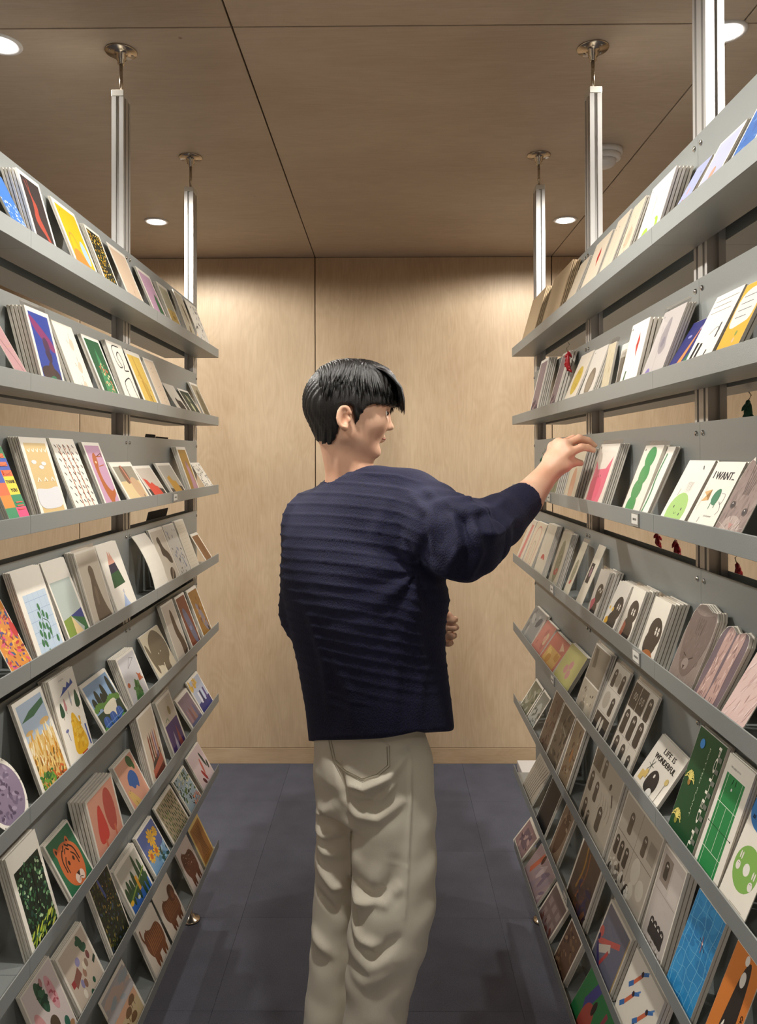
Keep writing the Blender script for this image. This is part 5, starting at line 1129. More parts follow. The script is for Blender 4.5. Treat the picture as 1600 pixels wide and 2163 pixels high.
# ---------------------------------------------------------------- the person: implicit surfaces meshed with surface nets
class Field:
    def __init__(s, lo, hi, vox):
        s.lo = np.array(lo, float); s.v = vox; s.n = np.ceil((np.array(hi)-s.lo)/vox).astype(int)+1
        s.F = np.full(s.n, .05, np.float32)
    def _sub(s, lo, hi):
        a = np.clip(np.floor((np.array(lo)-s.lo)/s.v).astype(int), 0, s.n-1); b = np.clip(np.ceil((np.array(hi)-s.lo)/s.v).astype(int)+1, 1, s.n)
        ax = [s.lo[i]+s.v*np.arange(a[i], b[i]) for i in range(3)]
        sl = tuple(slice(a[i], b[i]) for i in range(3))
        return sl, ax[0][:, None, None], ax[1][None, :, None], ax[2][None, None, :]
    def add(s, fn, lo, hi, k=.01, carve=False, pad=None):
        pad = (k*1.2+.006) if pad is None else pad
        sl, X, Y, Z = s._sub(np.array(lo)-pad, np.array(hi)+pad)
        if min(s.F[sl].shape) == 0: return
        d = fn(X, Y, Z).astype(np.float32); f = s.F[sl]
        if carve: d = -d; h = np.clip(.5-.5*(d-f)/k, 0, 1); s.F[sl] = f*h+d*(1-h)+k*h*(1-h)
        else: h = np.clip(.5+.5*(d-f)/k, 0, 1); s.F[sl] = d*(1-h)+f*h-k*h*(1-h)
    def cap(s, a, b, ra, rb, k=.01, **kw):
        a = np.array(a, float); b = np.array(b, float); d = b-a; L2 = max(float(d@d), 1e-9); m = max(ra, rb)
        def fn(X, Y, Z):
            t = np.clip(((X-a[0])*d[0]+(Y-a[1])*d[1]+(Z-a[2])*d[2])/L2, 0, 1)
            return np.sqrt((X-a[0]-t*d[0])**2+(Y-a[1]-t*d[1])**2+(Z-a[2]-t*d[2])**2)-(ra+(rb-ra)*t)
        s.add(fn, np.minimum(a, b)-m, np.maximum(a, b)+m, k, **kw)
    def ell(s, c, r, R=None, k=.01, **kw):
        """ellipsoid, R rows = its axes"""
        c = np.array(c, float); R = np.eye(3) if R is None else np.array(R); m = max(r)
        def fn(X, Y, Z):
            x, y, z = X-c[0], Y-c[1], Z-c[2]; q = 0; g = 0
            for i in range(3):
                p = (x*R[i][0]+y*R[i][1]+z*R[i][2]); q = q+(p/r[i])**2; g = g+(p/r[i]**2)**2
            q = np.sqrt(q); return q*(q-1)/np.maximum(np.sqrt(g), 1e-6)
        s.add(fn, c-m, c+m, k, **kw)
    def loft(s, rows, ang, k=.01, **kw):
        """rows: (z, cx, cy, half width across ang, half depth along ang); a stack of ellipses"""
        rows = sorted(rows); A = np.array(rows); ca, sa = math.cos(ang), math.sin(ang)
        def fn(X, Y, Z):
            cx, cy, W, D = [np.interp(Z, A[:, 0], A[:, j]) for j in (1, 2, 3, 4)]
            x, y = X-cx, Y-cy; f = x*ca+y*sa; w = x*sa-y*ca
            q = (np.abs(w/W)**2.4+np.abs(f/D)**2.4)**(1/2.4)
            d = (q-1)*np.minimum(W, D)*.9
            return np.maximum(d, np.maximum(A[0, 0]-Z, Z-A[-1, 0]))
        m = A[:, 3:5].max()*1.1
        s.add(fn, (A[:, 1].min()-m, A[:, 2].min()-m, A[0, 0]), (A[:, 1].max()+m, A[:, 2].max()+m, A[-1, 0]), k, **kw)
    def mesh(s):
        F = s.F; S = F < 0
        c = np.zeros(tuple(np.array(F.shape)-1), np.int8)
        for i in (0, 1):
            for j in (0, 1):
                for k in (0, 1): c += S[i:F.shape[0]-1+i, j:F.shape[1]-1+j, k:F.shape[2]-1+k]
        act = np.argwhere((c > 0) & (c < 8)); shp = np.array(c.shape)
        flat = (act[:, 0]*shp[1]+act[:, 1])*shp[2]+act[:, 2]
        P = np.zeros((len(act), 3)); W = np.zeros(len(act))
        cor = [(i, j, k) for i in (0, 1) for j in (0, 1) for k in (0, 1)]
        val = {q: F[act[:, 0]+q[0], act[:, 1]+q[1], act[:, 2]+q[2]] for q in cor}
        for q in cor:
            for ax in range(3):
                if q[ax]: continue
                r = list(q); r[ax] = 1; r = tuple(r); a, b = val[q], val[r]; m = (a < 0) != (b < 0)
                t = np.where(m, a/np.where(m, a-b, 1), 0)
                p = np.repeat(np.array(q, float)[None], len(act), 0); p[:, ax] += t; P += p*m[:, None]; W += m
        V = (act+P/W[:, None])*s.v+s.lo
        quads = []
        for ax in range(3):
            u, w = (ax+1) % 3, (ax+2) % 3
            sl0 = [slice(None)]*3; sl1 = [slice(None)]*3; sl0[ax] = slice(0, -1); sl1[ax] = slice(1, None)
            A0 = S[tuple(sl0)]; A1 = S[tuple(sl1)]
            E = np.argwhere(A0 != A1); E = E[(E[:, u] > 0) & (E[:, w] > 0) & (E[:, u] < F.shape[u]-1) & (E[:, w] < F.shape[w]-1)]
            ins = A0[E[:, 0], E[:, 1], E[:, 2]]
            ids = []
            for du, dw in ((0, 0), (-1, 0), (-1, -1), (0, -1)):
                q = E.copy(); q[:, u] += du; q[:, w] += dw; fl = (q[:, 0]*shp[1]+q[:, 1])*shp[2]+q[:, 2]; ids.append(np.searchsorted(flat, fl))
            Q = np.stack(ids, 1); Q[~ins] = Q[~ins][:, ::-1]; quads.append(Q)
        return V, np.concatenate(quads)

def relax(V, Q, n, lam=.5):
    for _ in range(n):
        A = np.zeros_like(V); c = np.zeros(len(V))
        for i in range(4):
            for j in (1, 3):
                np.add.at(A, Q[:, i], V[Q[:, (i+j) % 4]]); np.add.at(c, Q[:, i], 1)
        V = V+lam*(A/np.maximum(c, 1)[:, None]-V)
    return V
def normals(V, Q):
    n = np.cross(V[Q[:, 2]]-V[Q[:, 0]], V[Q[:, 3]]-V[Q[:, 1]]); A = np.zeros_like(V)
    for i in range(4): np.add.at(A, Q[:, i], n)
    return A/np.maximum(np.linalg.norm(A, axis=1), 1e-12)[:, None]
def npmesh(name, V, Q, mat, parent=None):
    me = bpy.data.meshes.new(name)
    me.vertices.add(len(V)); me.vertices.foreach_set('co', V.astype(np.float32).ravel())
    me.loops.add(Q.size); me.loops.foreach_set('vertex_index', Q.astype(np.int32).ravel())
    me.polygons.add(len(Q)); me.polygons.foreach_set('loop_start', np.arange(0, Q.size, 4, dtype=np.int32))
    me.update(calc_edges=True); me.validate()
    me.polygons.foreach_set('use_smooth', np.ones(len(me.polygons), bool)); me.materials.append(mat)
    return link(name, me, parent)

# materials of the figure
m, nt, b = newmat('skin'); M['skin'] = m
b.inputs['Roughness'].default_value = .5; b.inputs['Subsurface Weight'].default_value = .12; b.inputs['Subsurface Radius'].default_value = (.012, .005, .003); b.inputs['Subsurface Scale'].default_value = 1
tc = N(nt, 'ShaderNodeTexCoord'); nz = N(nt, 'ShaderNodeTexNoise', Scale=18.0, Detail=4.0); L(nt, tc.outputs['Object'], nz.inputs['Vector'])
rp = N(nt, 'ShaderNodeValToRGB'); L(nt, nz.outputs['Fac'], rp.inputs[0]); rp.color_ramp.elements[0].position = .3; rp.color_ramp.elements[1].position = .75
rp.color_ramp.elements[0].color = (*hexc('#d9a486'), 1); rp.color_ramp.elements[1].color = (*hexc('#e8bfa3'), 1); L(nt, rp.outputs[0], b.inputs['Base Color'])
M['hair'] = simple('black_hair', '#0e0b0a', .34, 0, .3, 120, .5, 700)
M['lip'] = simple('lip_skin', '#b06a5c', .45); M['eye'] = simple('eye_white', '#e6e0d8', .2); M['iris'] = simple('dark_brown_iris', '#1c110c', .15); M['brow'] = simple('black_eyebrow', '#120d0b', .6)
m, nt, b = newmat('navy_ribbed_knit'); M['knit'] = m
b.inputs['Roughness'].default_value = .85; b.inputs['Sheen Weight'].default_value = .1; b.inputs['Sheen Roughness'].default_value = .4; b.inputs['Sheen Tint'].default_value = (.35, .4, .8, 1)
tc = N(nt, 'ShaderNodeTexCoord'); mp = N(nt, 'ShaderNodeMapping'); mp.inputs['Scale'].default_value = (420, 420, 260); L(nt, tc.outputs['Object'], mp.inputs['Vector'])
vo = N(nt, 'ShaderNodeTexVoronoi', Scale=1.0); L(nt, mp.outputs[0], vo.inputs['Vector'])
rp = N(nt, 'ShaderNodeValToRGB'); L(nt, vo.outputs['Distance'], rp.inputs[0]); rp.color_ramp.elements[0].color = (*hexc('#0c0e3c'), 1); rp.color_ramp.elements[1].color = (*hexc('#030414'), 1); L(nt, rp.outputs[0], b.inputs['Base Color'])
bp = N(nt, 'ShaderNodeBump', Strength=.5, Distance=.0015, invert=True); L(nt, vo.outputs['Distance'], bp.inputs['Height']); L(nt, bp.outputs[0], b.inputs['Normal'])
m, nt, b = newmat('stone_cotton_twill'); M['twill'] = m
b.inputs['Roughness'].default_value = .8; b.inputs['Sheen Weight'].default_value = .15
tc = N(nt, 'ShaderNodeTexCoord'); nz = N(nt, 'ShaderNodeTexNoise', Scale=7.0, Detail=5.0); L(nt, tc.outputs['Object'], nz.inputs['Vector'])
rp = N(nt, 'ShaderNodeValToRGB'); L(nt, nz.outputs['Fac'], rp.inputs[0]); rp.color_ramp.elements[0].position = .3; rp.color_ramp.elements[1].position = .7; rp.color_ramp.elements[0].color = (*hexc('#ded6c2'), 1); rp.color_ramp.elements[1].color = (*hexc('#ebe4d2'), 1); L(nt, rp.outputs[0], b.inputs['Base Color'])
wv = N(nt, 'ShaderNodeTexNoise', Scale=700.0); L(nt, tc.outputs['Object'], wv.inputs['Vector'])
bp = N(nt, 'ShaderNodeBump', Strength=.3, Distance=.0008); L(nt, wv.outputs['Fac'], bp.inputs['Height']); L(nt, bp.outputs[0], b.inputs['Normal'])
M['shoe'] = simple('white_canvas', '#d9d6cf', .6, 0, .03, 30); M['sole'] = simple('rubber_sole', '#c8c5bd', .7)

person = empty('person', (-.05, 1.69, 0))
tag(person, 'person in a navy ribbed sweater and stone trousers reaching right for a card', 'person')
PO = np.array([-.05, 1.69, 0.])
def A3(px, py, y): return np.array(at(px, py, y))

# head frame: origin between the ears
ah = math.radians(14)
hf = np.array([math.cos(ah), math.sin(ah), -.04]); hf /= np.linalg.norm(hf); hr = np.array([math.sin(ah), -math.cos(ah), 0.]); hu = np.cross(hr, hf)
HO = A3(729, 886, 1.605)-hr*.077
def H(f, r, u): return HO+hf*f+hr*r+hu*u
HR = np.array([hf, hr, hu])
BD = Field((-.34, 1.38, .06), (.50, 2.02, 1.80), .0036)
# skull, face and jaw
BD.ell(H(.022, 0, .028), (.090, .074, .090), HR, k=.01)
BD.ell(H(.048, 0, -.014), (.050, .055, .058), HR, k=.02)
BD.ell(H(.062, 0, .022), (.046, .060, .058), HR, k=.02)
BD.cap(H(.012, .050, -.030), H(.070, .018, -.064), .017, .014, k=.022); BD.cap(H(.012, -.050, -.030), H(.070, -.018, -.064), .017, .014, k=.022)
BD.ell(H(.082, 0, -.065), (.016, .022, .014), HR, k=.014)
BD.cap(H(.102, 0, .030), H(.114, 0, -.003), .0065, .0085, k=.010); BD.ell(H(.117, 0, -.008), (.010, .010, .008), HR, k=.006)
BD.ell(H(.107, .012, -.010), (.008, .006, .006), HR, k=.006); BD.ell(H(.107, -.012, -.010), (.008, .006, .006), HR, k=.006)
for s_ in (1, -1):
    BD.ell(H(.106, .031*s_, .020), (.014, .017, .012), HR, k=.010, carve=True)
    BD.cap(H(.104, .014*s_, .036), H(.094, .046*s_, .038), .006, .005, k=.010)
    BD.ell(H(.074, .040*s_, -.004), (.020, .016, .016), HR, k=.02)
BD.ell(H(.099, 0, -.031), (.009, .020, .0045), HR, k=.004); BD.ell(H(.097, 0, -.039), (.009, .017, .005), HR, k=.004)
# ears
for s_ in (1, -1):
    R_ = Matrix.Rotation(.12, 3, Vector(hr)); ea = np.array([R_ @ Vector(hf), Vector(hr)*1., R_ @ Vector(hu)])
    c0 = H(-.004, .079*s_, .002)
    BD.ell(c0, (.0145, .006, .0235), ea, k=.005)
    pts = []
    for i in range(15):
        g = -1.9+i*.27*1.25; pts.append(c0+hf*(-.0135*math.cos(g)+.001)+hu*(.0215*math.sin(g)+.003)+hr*s_*.006)
    for p, q in zip(pts, pts[1:]): BD.cap(p, q, .0036, .0036, k=.003)
    BD.ell(c0+hr*s_*.0065+hf*.003-hu*.002, (.0075, .0075, .0135), ea, k=.003, carve=True)
    BD.cap(c0+hr*s_*.005+hf*(-.005)+hu*.013, c0+hr*s_*.005+hf*(-.0065)-hu*.006, .0022, .0022, k=.003)
    BD.ell(c0+hf*.004-hu*.021+hr*s_*.002, (.0075, .0045, .0075), HR, k=.005)
    BD.ell(c0+hf*.013-hu*.003+hr*s_*.003, (.004, .005, .006), HR, k=.004)
# neck, trunk under the sweater, arms
NB = np.array([-.078, 1.70, 1.505])
BD.cap(H(.002, 0, -.02), NB, .047, .051, k=.02); BD.cap(H(.026, 0, -.030), NB+np.array([.012, .01, 0]), .036, .042, k=.015)
BD.cap(NB, NB+np.array([-.10, .11, -.07]), .045, .045, k=.03)
TA = math.radians(44)
BD.loft([(1.44, -.06, 1.70, .15, .08), (1.3, -.05, 1.70, .145, .09), (1.1, -.045, 1.69, .11, .07), (.93, -.04, 1.69, .10, .055)], TA, k=.03)
SH = A3(862, 1078, 1.615); AA = A3(925, 1118, 1.55); EL = A3(985, 1140, 1.50); FO = A3(1050, 1104, 1.575); WR = A3(1157, 1000, 1.70); CU = A3(1112, 1054, 1.645)
BD.cap(np.array([-.02, 1.66, 1.45]), SH, .05, .05, k=.03); BD.cap(SH, EL, .046, .040, k=.02); BD.cap(EL, FO, .041, .041, k=.01); BD.cap(FO, CU, .040, .035, k=.01); BD.cap(CU, WR, .035, .0255, k=.012)
LS = np.array([-.17, 1.81, 1.42]); LE = np.array([-.185, 1.79, 1.215]); LW = np.array([.062, 1.855, 1.165])
BD.cap(np.array([-.08, 1.74, 1.45]), LS, .05, .05, k=.03); BD.cap(LS, LE, .045, .038, k=.02); BD.cap(LE, LW, .038, .025, k=.02)
# legs down to the ankles, hidden in the trousers
HPR = np.array([.010, 1.645, .93]); HPL = np.array([-.090, 1.735, .93])
KR = A3(812, 1960, 1.60); ARK = A3(778, 2230, 1.60); KL = A3(690, 1930, 1.745); ALK = A3(672, 2230, 1.765)
KR = np.array([.018, 1.615, .52]); ARK = np.array([-.035, 1.60, .095]); KL = np.array([-.112, 1.732, .52]); ALK = np.array([-.142, 1.715, .095])
for h_, k_, a_ in ((HPR, KR, ARK), (HPL, KL, ALK)): BD.cap(h_, k_, .045, .038, k=.02); BD.cap(k_, a_, .038, .030, k=.01)
# hands
def hand(wr, kn, fingers, thumb, fr, wrist_r=.0255):
    for q in kn:
        BD.cap(wr, q, .0175, .0115, k=.012)
    for p, q in zip(kn, kn[1:]): BD.cap(p, q, .0115, .0105, k=.010)
    m1 = (wr+kn[0])/2; m2 = (wr+kn[-1])/2; BD.cap(m1, m2, .0165, .014, k=.014)
    for i, (k0, f) in enumerate(zip(kn, fingers)):
        pts = [k0]+f; rr_ = [fr[i]*1.08, fr[i], fr[i]*.9, fr[i]*.76]
        for j in range(3): BD.cap(pts[j], pts[j+1], rr_[j], rr_[j+1], k=.0035)
    rr_ = [.017, .0125, .0100, .0078]
    for j in range(3): BD.cap(thumb[j], thumb[j+1], rr_[j], rr_[j+1], k=.006 if j else .012)
K2, K3, K4, K5 = A3(1203, 957, 1.690), A3(1194, 941, 1.705), A3(1181, 938, 1.727), A3(1169, 944, 1.748)
RF = [[A3(1229, 945, 1.690), A3(1243, 946, 1.696), A3(1254, 951, 1.706)],
      [A3(1224, 926, 1.715), A3(1243, 931, 1.722), A3(1256, 941, 1.728)],
      [A3(1212, 926, 1.745), A3(1228, 934, 1.755), A3(1237, 946, 1.760)],
      [A3(1194, 934, 1.772), A3(1208, 942, 1.782), A3(1216, 952, 1.788)]]
TH_ = [A3(1170, 994, 1.695), A3(1194, 985, 1.690), A3(1212, 976, 1.700), A3(1227, 978, 1.714)]
hand(WR, [K2, K3, K4, K5], RF, TH_, [.0088, .0090, .0084, .0074])
# left hand, bent in front of the body, fingertips just showing past the sweater
lx = np.array([1., .06, .02]); ld = np.array([0, 0, -1.]); ly = np.array([-.06, -1., 0])
def LH(a, b_, c): return LW+lx*a+ld*b_+ly*c
lk = [LH(.078, -.014, .004), LH(.080, .006, .0), LH(.076, .026, .0), LH(.068, .043, .004)]
lf = [[q+lx*.030+ly*.010, q+lx*.036-ly*.012+ld*.004, q+lx*.022-ly*.024+ld*.006] for q in lk]
lk = [q-lx*.012 for q in lk]; lf = [[p-lx*.012 for p in f] for f in lf]
hand(LW, lk, lf, [LH(.02, -.012, .008), LH(.045, -.028, .014), LH(.068, -.034, .016), LH(.088, -.026, .014)], [.0086, .0088, .0082, .0072])
V, Q = BD.mesh(); V = relax(V, Q, 1, .4)
body = npmesh('body', V-PO, Q, M['skin'], person)
body['label'] = 'bare head, neck, forearm and hands'
del BD
# nails on the right hand
for f in RF[:2]+[TH_[1:]]:
    d = (f[2]-f[1]); d /= np.linalg.norm(d); up = np.array([-.1, -.55, .83]); up -= d*(up@d); up /= np.linalg.norm(up); sd_ = np.cross(d, up)
    c = f[2]+up*.0052-d*.001
    vs = []
    for i in range(5):
        for j in range(4):
            a = (i-2)/2; e = (j-1.5)/1.5; vs.append(tuple(c+sd_*a*.0042+d*e*.0052+up*(.0012-.0016*a*a-.0008*e*e)-PO))
    MB().add(vs, [(i*4+j, i*4+4+j, i*4+5+j, i*4+1+j) for i in range(4) for j in range(3)], True).build('fingernail', simple('fingernail', '#dfae98', .3), person)
# eyes, brows
for s_ in (1, -1):
    c = H(.0915, .031*s_, .020)-PO; e = MB().lathe([(.0012, -.0113), (.006, -.0098), (.0098, -.006), (.0115, 0), (.0098, .006), (.006, .0098), (.0012, .0113)], tuple(c), 16).build('eyeball', M['eye'], person)
    p = H(.1015, .031*s_, .020)-PO; MB().lathe([(.0006, -.0048), (.0035, -.0036), (.0048, 0), (.0035, .0036), (.0006, .0048)], tuple(p), 14).build('iris', M['iris'], e)
    MB().tube([tuple(H(f_, r_*s_, u_)-PO) for f_, r_, u_ in ((.1105, .014, .040), (.1085, .026, .045), (.100, .040, .044), (.091, .049, .039))], [.0016, .0028, .0026, .001], 6).build('eyebrow', M['brow'], person)
MB().tube([tuple(H(f_, r_, -.0350)-PO) for f_, r_ in ((.097, -.019), (.1040, -.010), (.1060, 0), (.1040, .010), (.097, .019))], [.001, .0026, .0030, .0026, .001], 6).build('lips', M['lip'], person)

# ---- hair: a cut volume with combed locks
HF = Field((-.24, 1.56, 1.50), (.09, 1.80, 1.80), .003)
HF.ell(H(.024, 0, .042), (.104, .086, .093), HR, k=.01)
HF.ell(H(.056, 0, .082), (.073, .068, .053), HR, k=.02)
HF.ell(H(.004, 0, -.018), (.056, .064, .050), HR, k=.02)
def cut(fn): sl, X, Y, Z = HF._sub(HF.lo, HF.lo+HF.n*HF.v); f = (X-HO[0])*hf[0]+(Y-HO[1])*hf[1]+(Z-HO[2])*hf[2]; r = np.abs((X-HO[0])*hr[0]+(Y-HO[1])*hr[1]+(Z-HO[2])*hr[2]); u = (X-HO[0])*hu[0]+(Y-HO[1])*hu[1]+(Z-HO[2])*hu[2]; HF.F[sl] = np.maximum(HF.F[sl], fn(f, r, u).astype(np.float32))
# remove: face (forward of a slanting line below the fringe), below the nape line, around the ear
def keep(f, r, u):
    hair_u = np.interp(f, [-.11, -.058, -.036, -.024, -.012, -.008, .016, .019, .026, .033, .050, .062, .10, .14], [-.02, -.03, -.052, -.058, -.040, .028, .030, .0, -.012, .012, .034, .036, .036, .036])
    d = (hair_u-u)*.75
    return d
cut(keep)
sk = lambda f, r, u: -(np.sqrt((((f-.022)/.086)**2)+((r/.070)**2)+(((u-.026)/.086)**2))-1)*.07
cut(sk)
V, Q = HF.mesh(); V = relax(V, Q, 2, .5); nn = normals(V, Q)
rel = V-HO; f_ = rel@hf; r_ = rel@hr; u_ = rel@hu
# strand grooves that fan out from a parting on the crown
ang = np.arctan2(f_-.0, np.abs(r_)+.02+.5*np.clip(.12-u_, 0, 1)); wv_ = np.sin(ang*58+6*np.sin(u_*42)+3*np.sin(f_*60))+.6*np.sin(ang*133+u_*90)
V = V+nn*(.0011*wv_)[:, None]
hair = npmesh('hair', V-PO, Q, M['hair'], person); hair['label'] = 'short black hair, longer on top with a fringe'
# locks lying over it
rr = random.Random(5); lk_ = MB()
def hsurf(f, r, u):
    v = np.array([(f-.024)/.105, r/.087, (u-.042)/.094]); l = np.linalg.norm(v); v = v/max(l, 1e-6); return H(.024+v[0]*.105, v[1]*.087, .042+v[2]*.094)
for i in range(560):
    part = rr.uniform(-.06, .10); s_ = rr.choice([1, 1, 1, -1]); a0 = rr.uniform(.0, .5)
    f0, r0, u0 = part, s_*(.004+.02*a0), .14
    fw = rr.uniform(-.02, .05) if part > 0 else rr.uniform(-.045, .0)
    L_ = rr.uniform(.5, 1.0); pts = []
    low = rr.uniform(.030, .062)
    for j in range(7):
        t = a0*.5+(1-a0*.5)*L_*j/6
        f = f0+fw*t*1.1+.010*math.sin(t*4.5+part*30)+rr.uniform(-.0015, .0015); r = s_*(.004+.090*t**.8); u = .14-(.14-low)*t**1.7
        p = hsurf(f, r, u); pts.append(tuple(p-PO+(p-H(.022, 0, .036))*(.015+.02*math.sin(t*3.1)*(i % 3)/2)))
    w = rr.uniform(.0012, .0036); lk_.tube(pts, [w*.4, w, w*1.2, w*1.2, w, w*.6, .0002], 5)
for i in range(230):   # fringe swept forward over the brow
    r0 = rr.uniform(-.055, .06); pts = []; rr2 = rr.uniform(.085, .102)
    for j in range(6):
        t = j/5; f = .07+.065*math.sin(t*1.5); u = .135-rr2*t**1.5
        p = H(min(f, .126)+rr.uniform(-.002, .002), r0*(1+.25*t)+.012*t, u+(-.02*abs(r0)/.06)); pts.append(tuple(p-PO))
    w = rr.uniform(.0012, .0026); lk_.tube(pts, [w*.4, w, w*1.1, w, w*.8, .0002], 5)
o = lk_.build('hair_lock', M['hair'], person); o['kind'] = 'stuff'

# ---- sweater
SW = Field((-.36, 1.36, .90), (.40, 1.99, 1.60), .0042)
def trow(py, l, r, zoff=0, depth=.66, yc=1.69):
    xl = (l-804)/1616*1.68; xr = (r-804)/1616*1.68; hw = (xr-xl)/2/.85
    return (1.574-(py-951)/1616*1.68, (xl+xr)/2+.0, yc, hw, hw*depth)
rows = [trow(1004, 680, 815, depth=.75, yc=1.705), trow(1016, 655, 850, yc=1.70), trow(1040, 630, 868), trow(1075, 606, 884), trow(1110, 590, 898), trow(1150, 581, 910), trow(1200, 576, 920), trow(1250, 580, 920),
        trow(1300, 590, 916), trow(1350, 601, 915), trow(1400, 613, 920), trow(1450, 622, 926), trow(1500, 631, 931), trow(1560, 637, 936), trow(1600, 638, 938)]
SW.loft(rows, TA, k=.01)
SW.cap(NB+np.array([0, 0, -.02]), NB+np.array([.02, .0, -.055]), .066, .09, k=.03)
SW.cap(A3(800, 1062, 1.64), SH, .080, .080, k=.05); SW.cap(SH, AA, .082, .080, k=.03); SW.cap(AA, EL, .080, .072, k=.03); SW.cap(EL, FO, .070, .052, k=.03); SW.cap(FO, CU, .053, .039, k=.02)
SW.ell(A3(1000, 1180, 1.50), (.03, .035, .034), k=.03)
SW.cap(np.array([-.09, 1.75, 1.42]), LS, .075, .07, k=.05); SW.cap(LS, LE, .065, .060, k=.03); SW.cap(LE, LW-np.array([.02, 0, 0]), .058, .040, k=.03)
sl, X, Y, Z = SW._sub(SW.lo, SW.lo+SW.n*SW.v)
hem = .962+(1.68-Y)*.34+(X+.05)*.09
SW.F[sl] = np.maximum(SW.F[sl], (hem-Z).astype(np.float32)*.9)
# slight overhang: hollow under the hem, open neckline, cuff opening
cd = (CU-FO)/np.linalg.norm(CU-FO)
SW.F[sl] = np.maximum(SW.F[sl], np.where((X-CU[0])**2+(Y-CU[1])**2+(Z-CU[2])**2 < .09**2, ((X-CU[0])*cd[0]+(Y-CU[1])*cd[1]+(Z-CU[2])*cd[2]-.004), -1).astype(np.float32))
SW.cap(NB+np.array([-.002, 0, -.012]), NB+np.array([-.004, 0, .06]), .055, .058, k=.006, carve=True)
V, Q = SW.mesh(); V = relax(V, Q, 2, .5); nn = normals(V, Q)
# arm coordinate (distance outward from the shoulder) decides ribs or gathers
ax_ = (EL-SH); al = np.linalg.norm(ax_); t1 = ((V-SH)@ax_)/al; d1 = np.linalg.norm(V-SH-np.outer(np.clip(t1, 0, al), ax_/al), axis=1)
ay = (CU-EL); bl = np.linalg.norm(ay); t2 = ((V-EL)@ay)/bl; d2 = np.linalg.norm(V-EL-np.outer(np.clip(t2, 0, bl), ay/bl), axis=1)
s_out = np.where(d2 < d1-.004, al+t2, t1)
arm = np.clip((np.minimum(d1, d2) < .115)*np.clip((V[:, 0]-.035)/.05, 0, 1)*(V[:, 2] > 1.22), 0, 1)
zz = V[:, 2]+.05*(V[:, 0]+.08)**2/.04*.35+.004*np.sin(V[:, 0]*23+V[:, 1]*17)+.22*np.clip(V[:, 0]-.02, 0, 1)
ph = zz/.0232; fr = ph-np.floor(ph); rib = np.exp(-((fr-.5)/.115)**2)-.25
hemz = .962+(1.68-V[:, 1])*.34+(V[:, 0]+.05)*.09; band = np.clip((V[:, 2]-hemz-.055)/.01, 0, 1)
fade = .35+.65*np.clip((V[:, 2]-1.05)/.15, 0, 1)
V = V+nn*(rib*.0024*band*fade*(1-arm))[:, None]
# gathers on the sleeve: irregular rings round the arm, tighter near the elbow
w1 = np.sin(s_out*95+5*np.sin(V[:, 2]*14+V[:, 1]*9)+1.5*np.sin(V[:, 0]*31)); w2 = np.sin(s_out*52+2.2+4*np.sin(V[:, 2]*11))
gath = np.exp(-((s_out-.17)/.10)**2)
V = V+nn*(arm*(gath*(.0030*w1+.0045*w2)*np.clip((bl-t2)/.05-.4, 0, 1)))[:, None]
# drag lines fanning from the armpit across the back
pit = A3(880, 1200, 1.56); dv = V-pit; an = np.arctan2(dv[:, 2], -dv[:, 0]); rd = np.linalg.norm(dv, axis=1)
V = V+nn*((1-arm)*np.exp(-((rd-.09)/.06)**2)*.0040*np.sin(an*8+1))[:, None]
sfolds = [([(862, 1040), (905, 1085), (915, 1150)], .010, .009), ([(900, 1036), (950, 1075), (962, 1140), (940, 1190)], .009, .010), ([(940, 1046), (985, 1085), (1000, 1150), (985, 1205)], .009, .011),
          ([(925, 1050), (968, 1095), (975, 1160)], .007, -.009), ([(975, 1052), (1012, 1085), (1030, 1130)], .008, .009), ([(990, 1075), (1040, 1070), (1085, 1050)], .008, .006), ([(985, 1110), (1040, 1120), (1085, 1095)], .008, .006),
          ([(880, 1160), (930, 1200), (985, 1212)], .010, .007), ([(845, 1100), (830, 1160), (850, 1220)], .014, -.006), ([(820, 1060), (790, 1130), (800, 1200)], .014, .004), ([(900, 1120), (880, 1180), (900, 1215)], .008, -.006),
          ([(640, 1300), (680, 1420), (690, 1530)], .012, .005), ([(700, 1400), (740, 1470), (745, 1540)], .012, .004), ([(820, 1300), (840, 1400), (835, 1520)], .012, .005), ([(880, 1330), (895, 1420), (890, 1510)], .010, .005), ([(860, 1240), (800, 1290), (700, 1310)], .014, -.004)]
nearw = np.clip(-nn[:, 1]*1.8, 0, 1)
for pts, w, amp in sfolds:
    P_ = np.array([at(px, py, 1.53) for px, py in pts])[:, [0, 2]]; best = np.full(len(V), 9.); tt = np.zeros(len(V)); n_ = len(P_)-1
    for i in range(n_):
        a, b_ = P_[i], P_[i+1]; d = b_-a; t = np.clip(((V[:, [0, 2]]-a)@d)/(d@d), 0, 1); q = np.linalg.norm(V[:, [0, 2]]-a-t[:, None]*d, axis=1); m_ = q < best; best[m_] = q[m_]; tt[m_] = (i+t[m_])/n_
    V = V+nn*(nearw*amp*np.exp(-(best/w)**2)*np.sin(np.pi*np.clip(tt*.9+.05, 0, 1))**.6)[:, None]
# vertical ribbing on cuff
cu_ = np.clip(1-(bl-t2)/.075, 0, 1)*(d2 < .07)*(t2 > 0)
e1 = np.cross(ay/bl, [0, 0, 1.]); e1 /= np.linalg.norm(e1); e2 = np.cross(ay/bl, e1); ca = np.arctan2((V-EL)@e2, (V-EL)@e1)
V = V+nn*(np.minimum(cu_*3, 1)*(bl-t2 > .010)*.0007*np.sin(ca*30))[:, None]
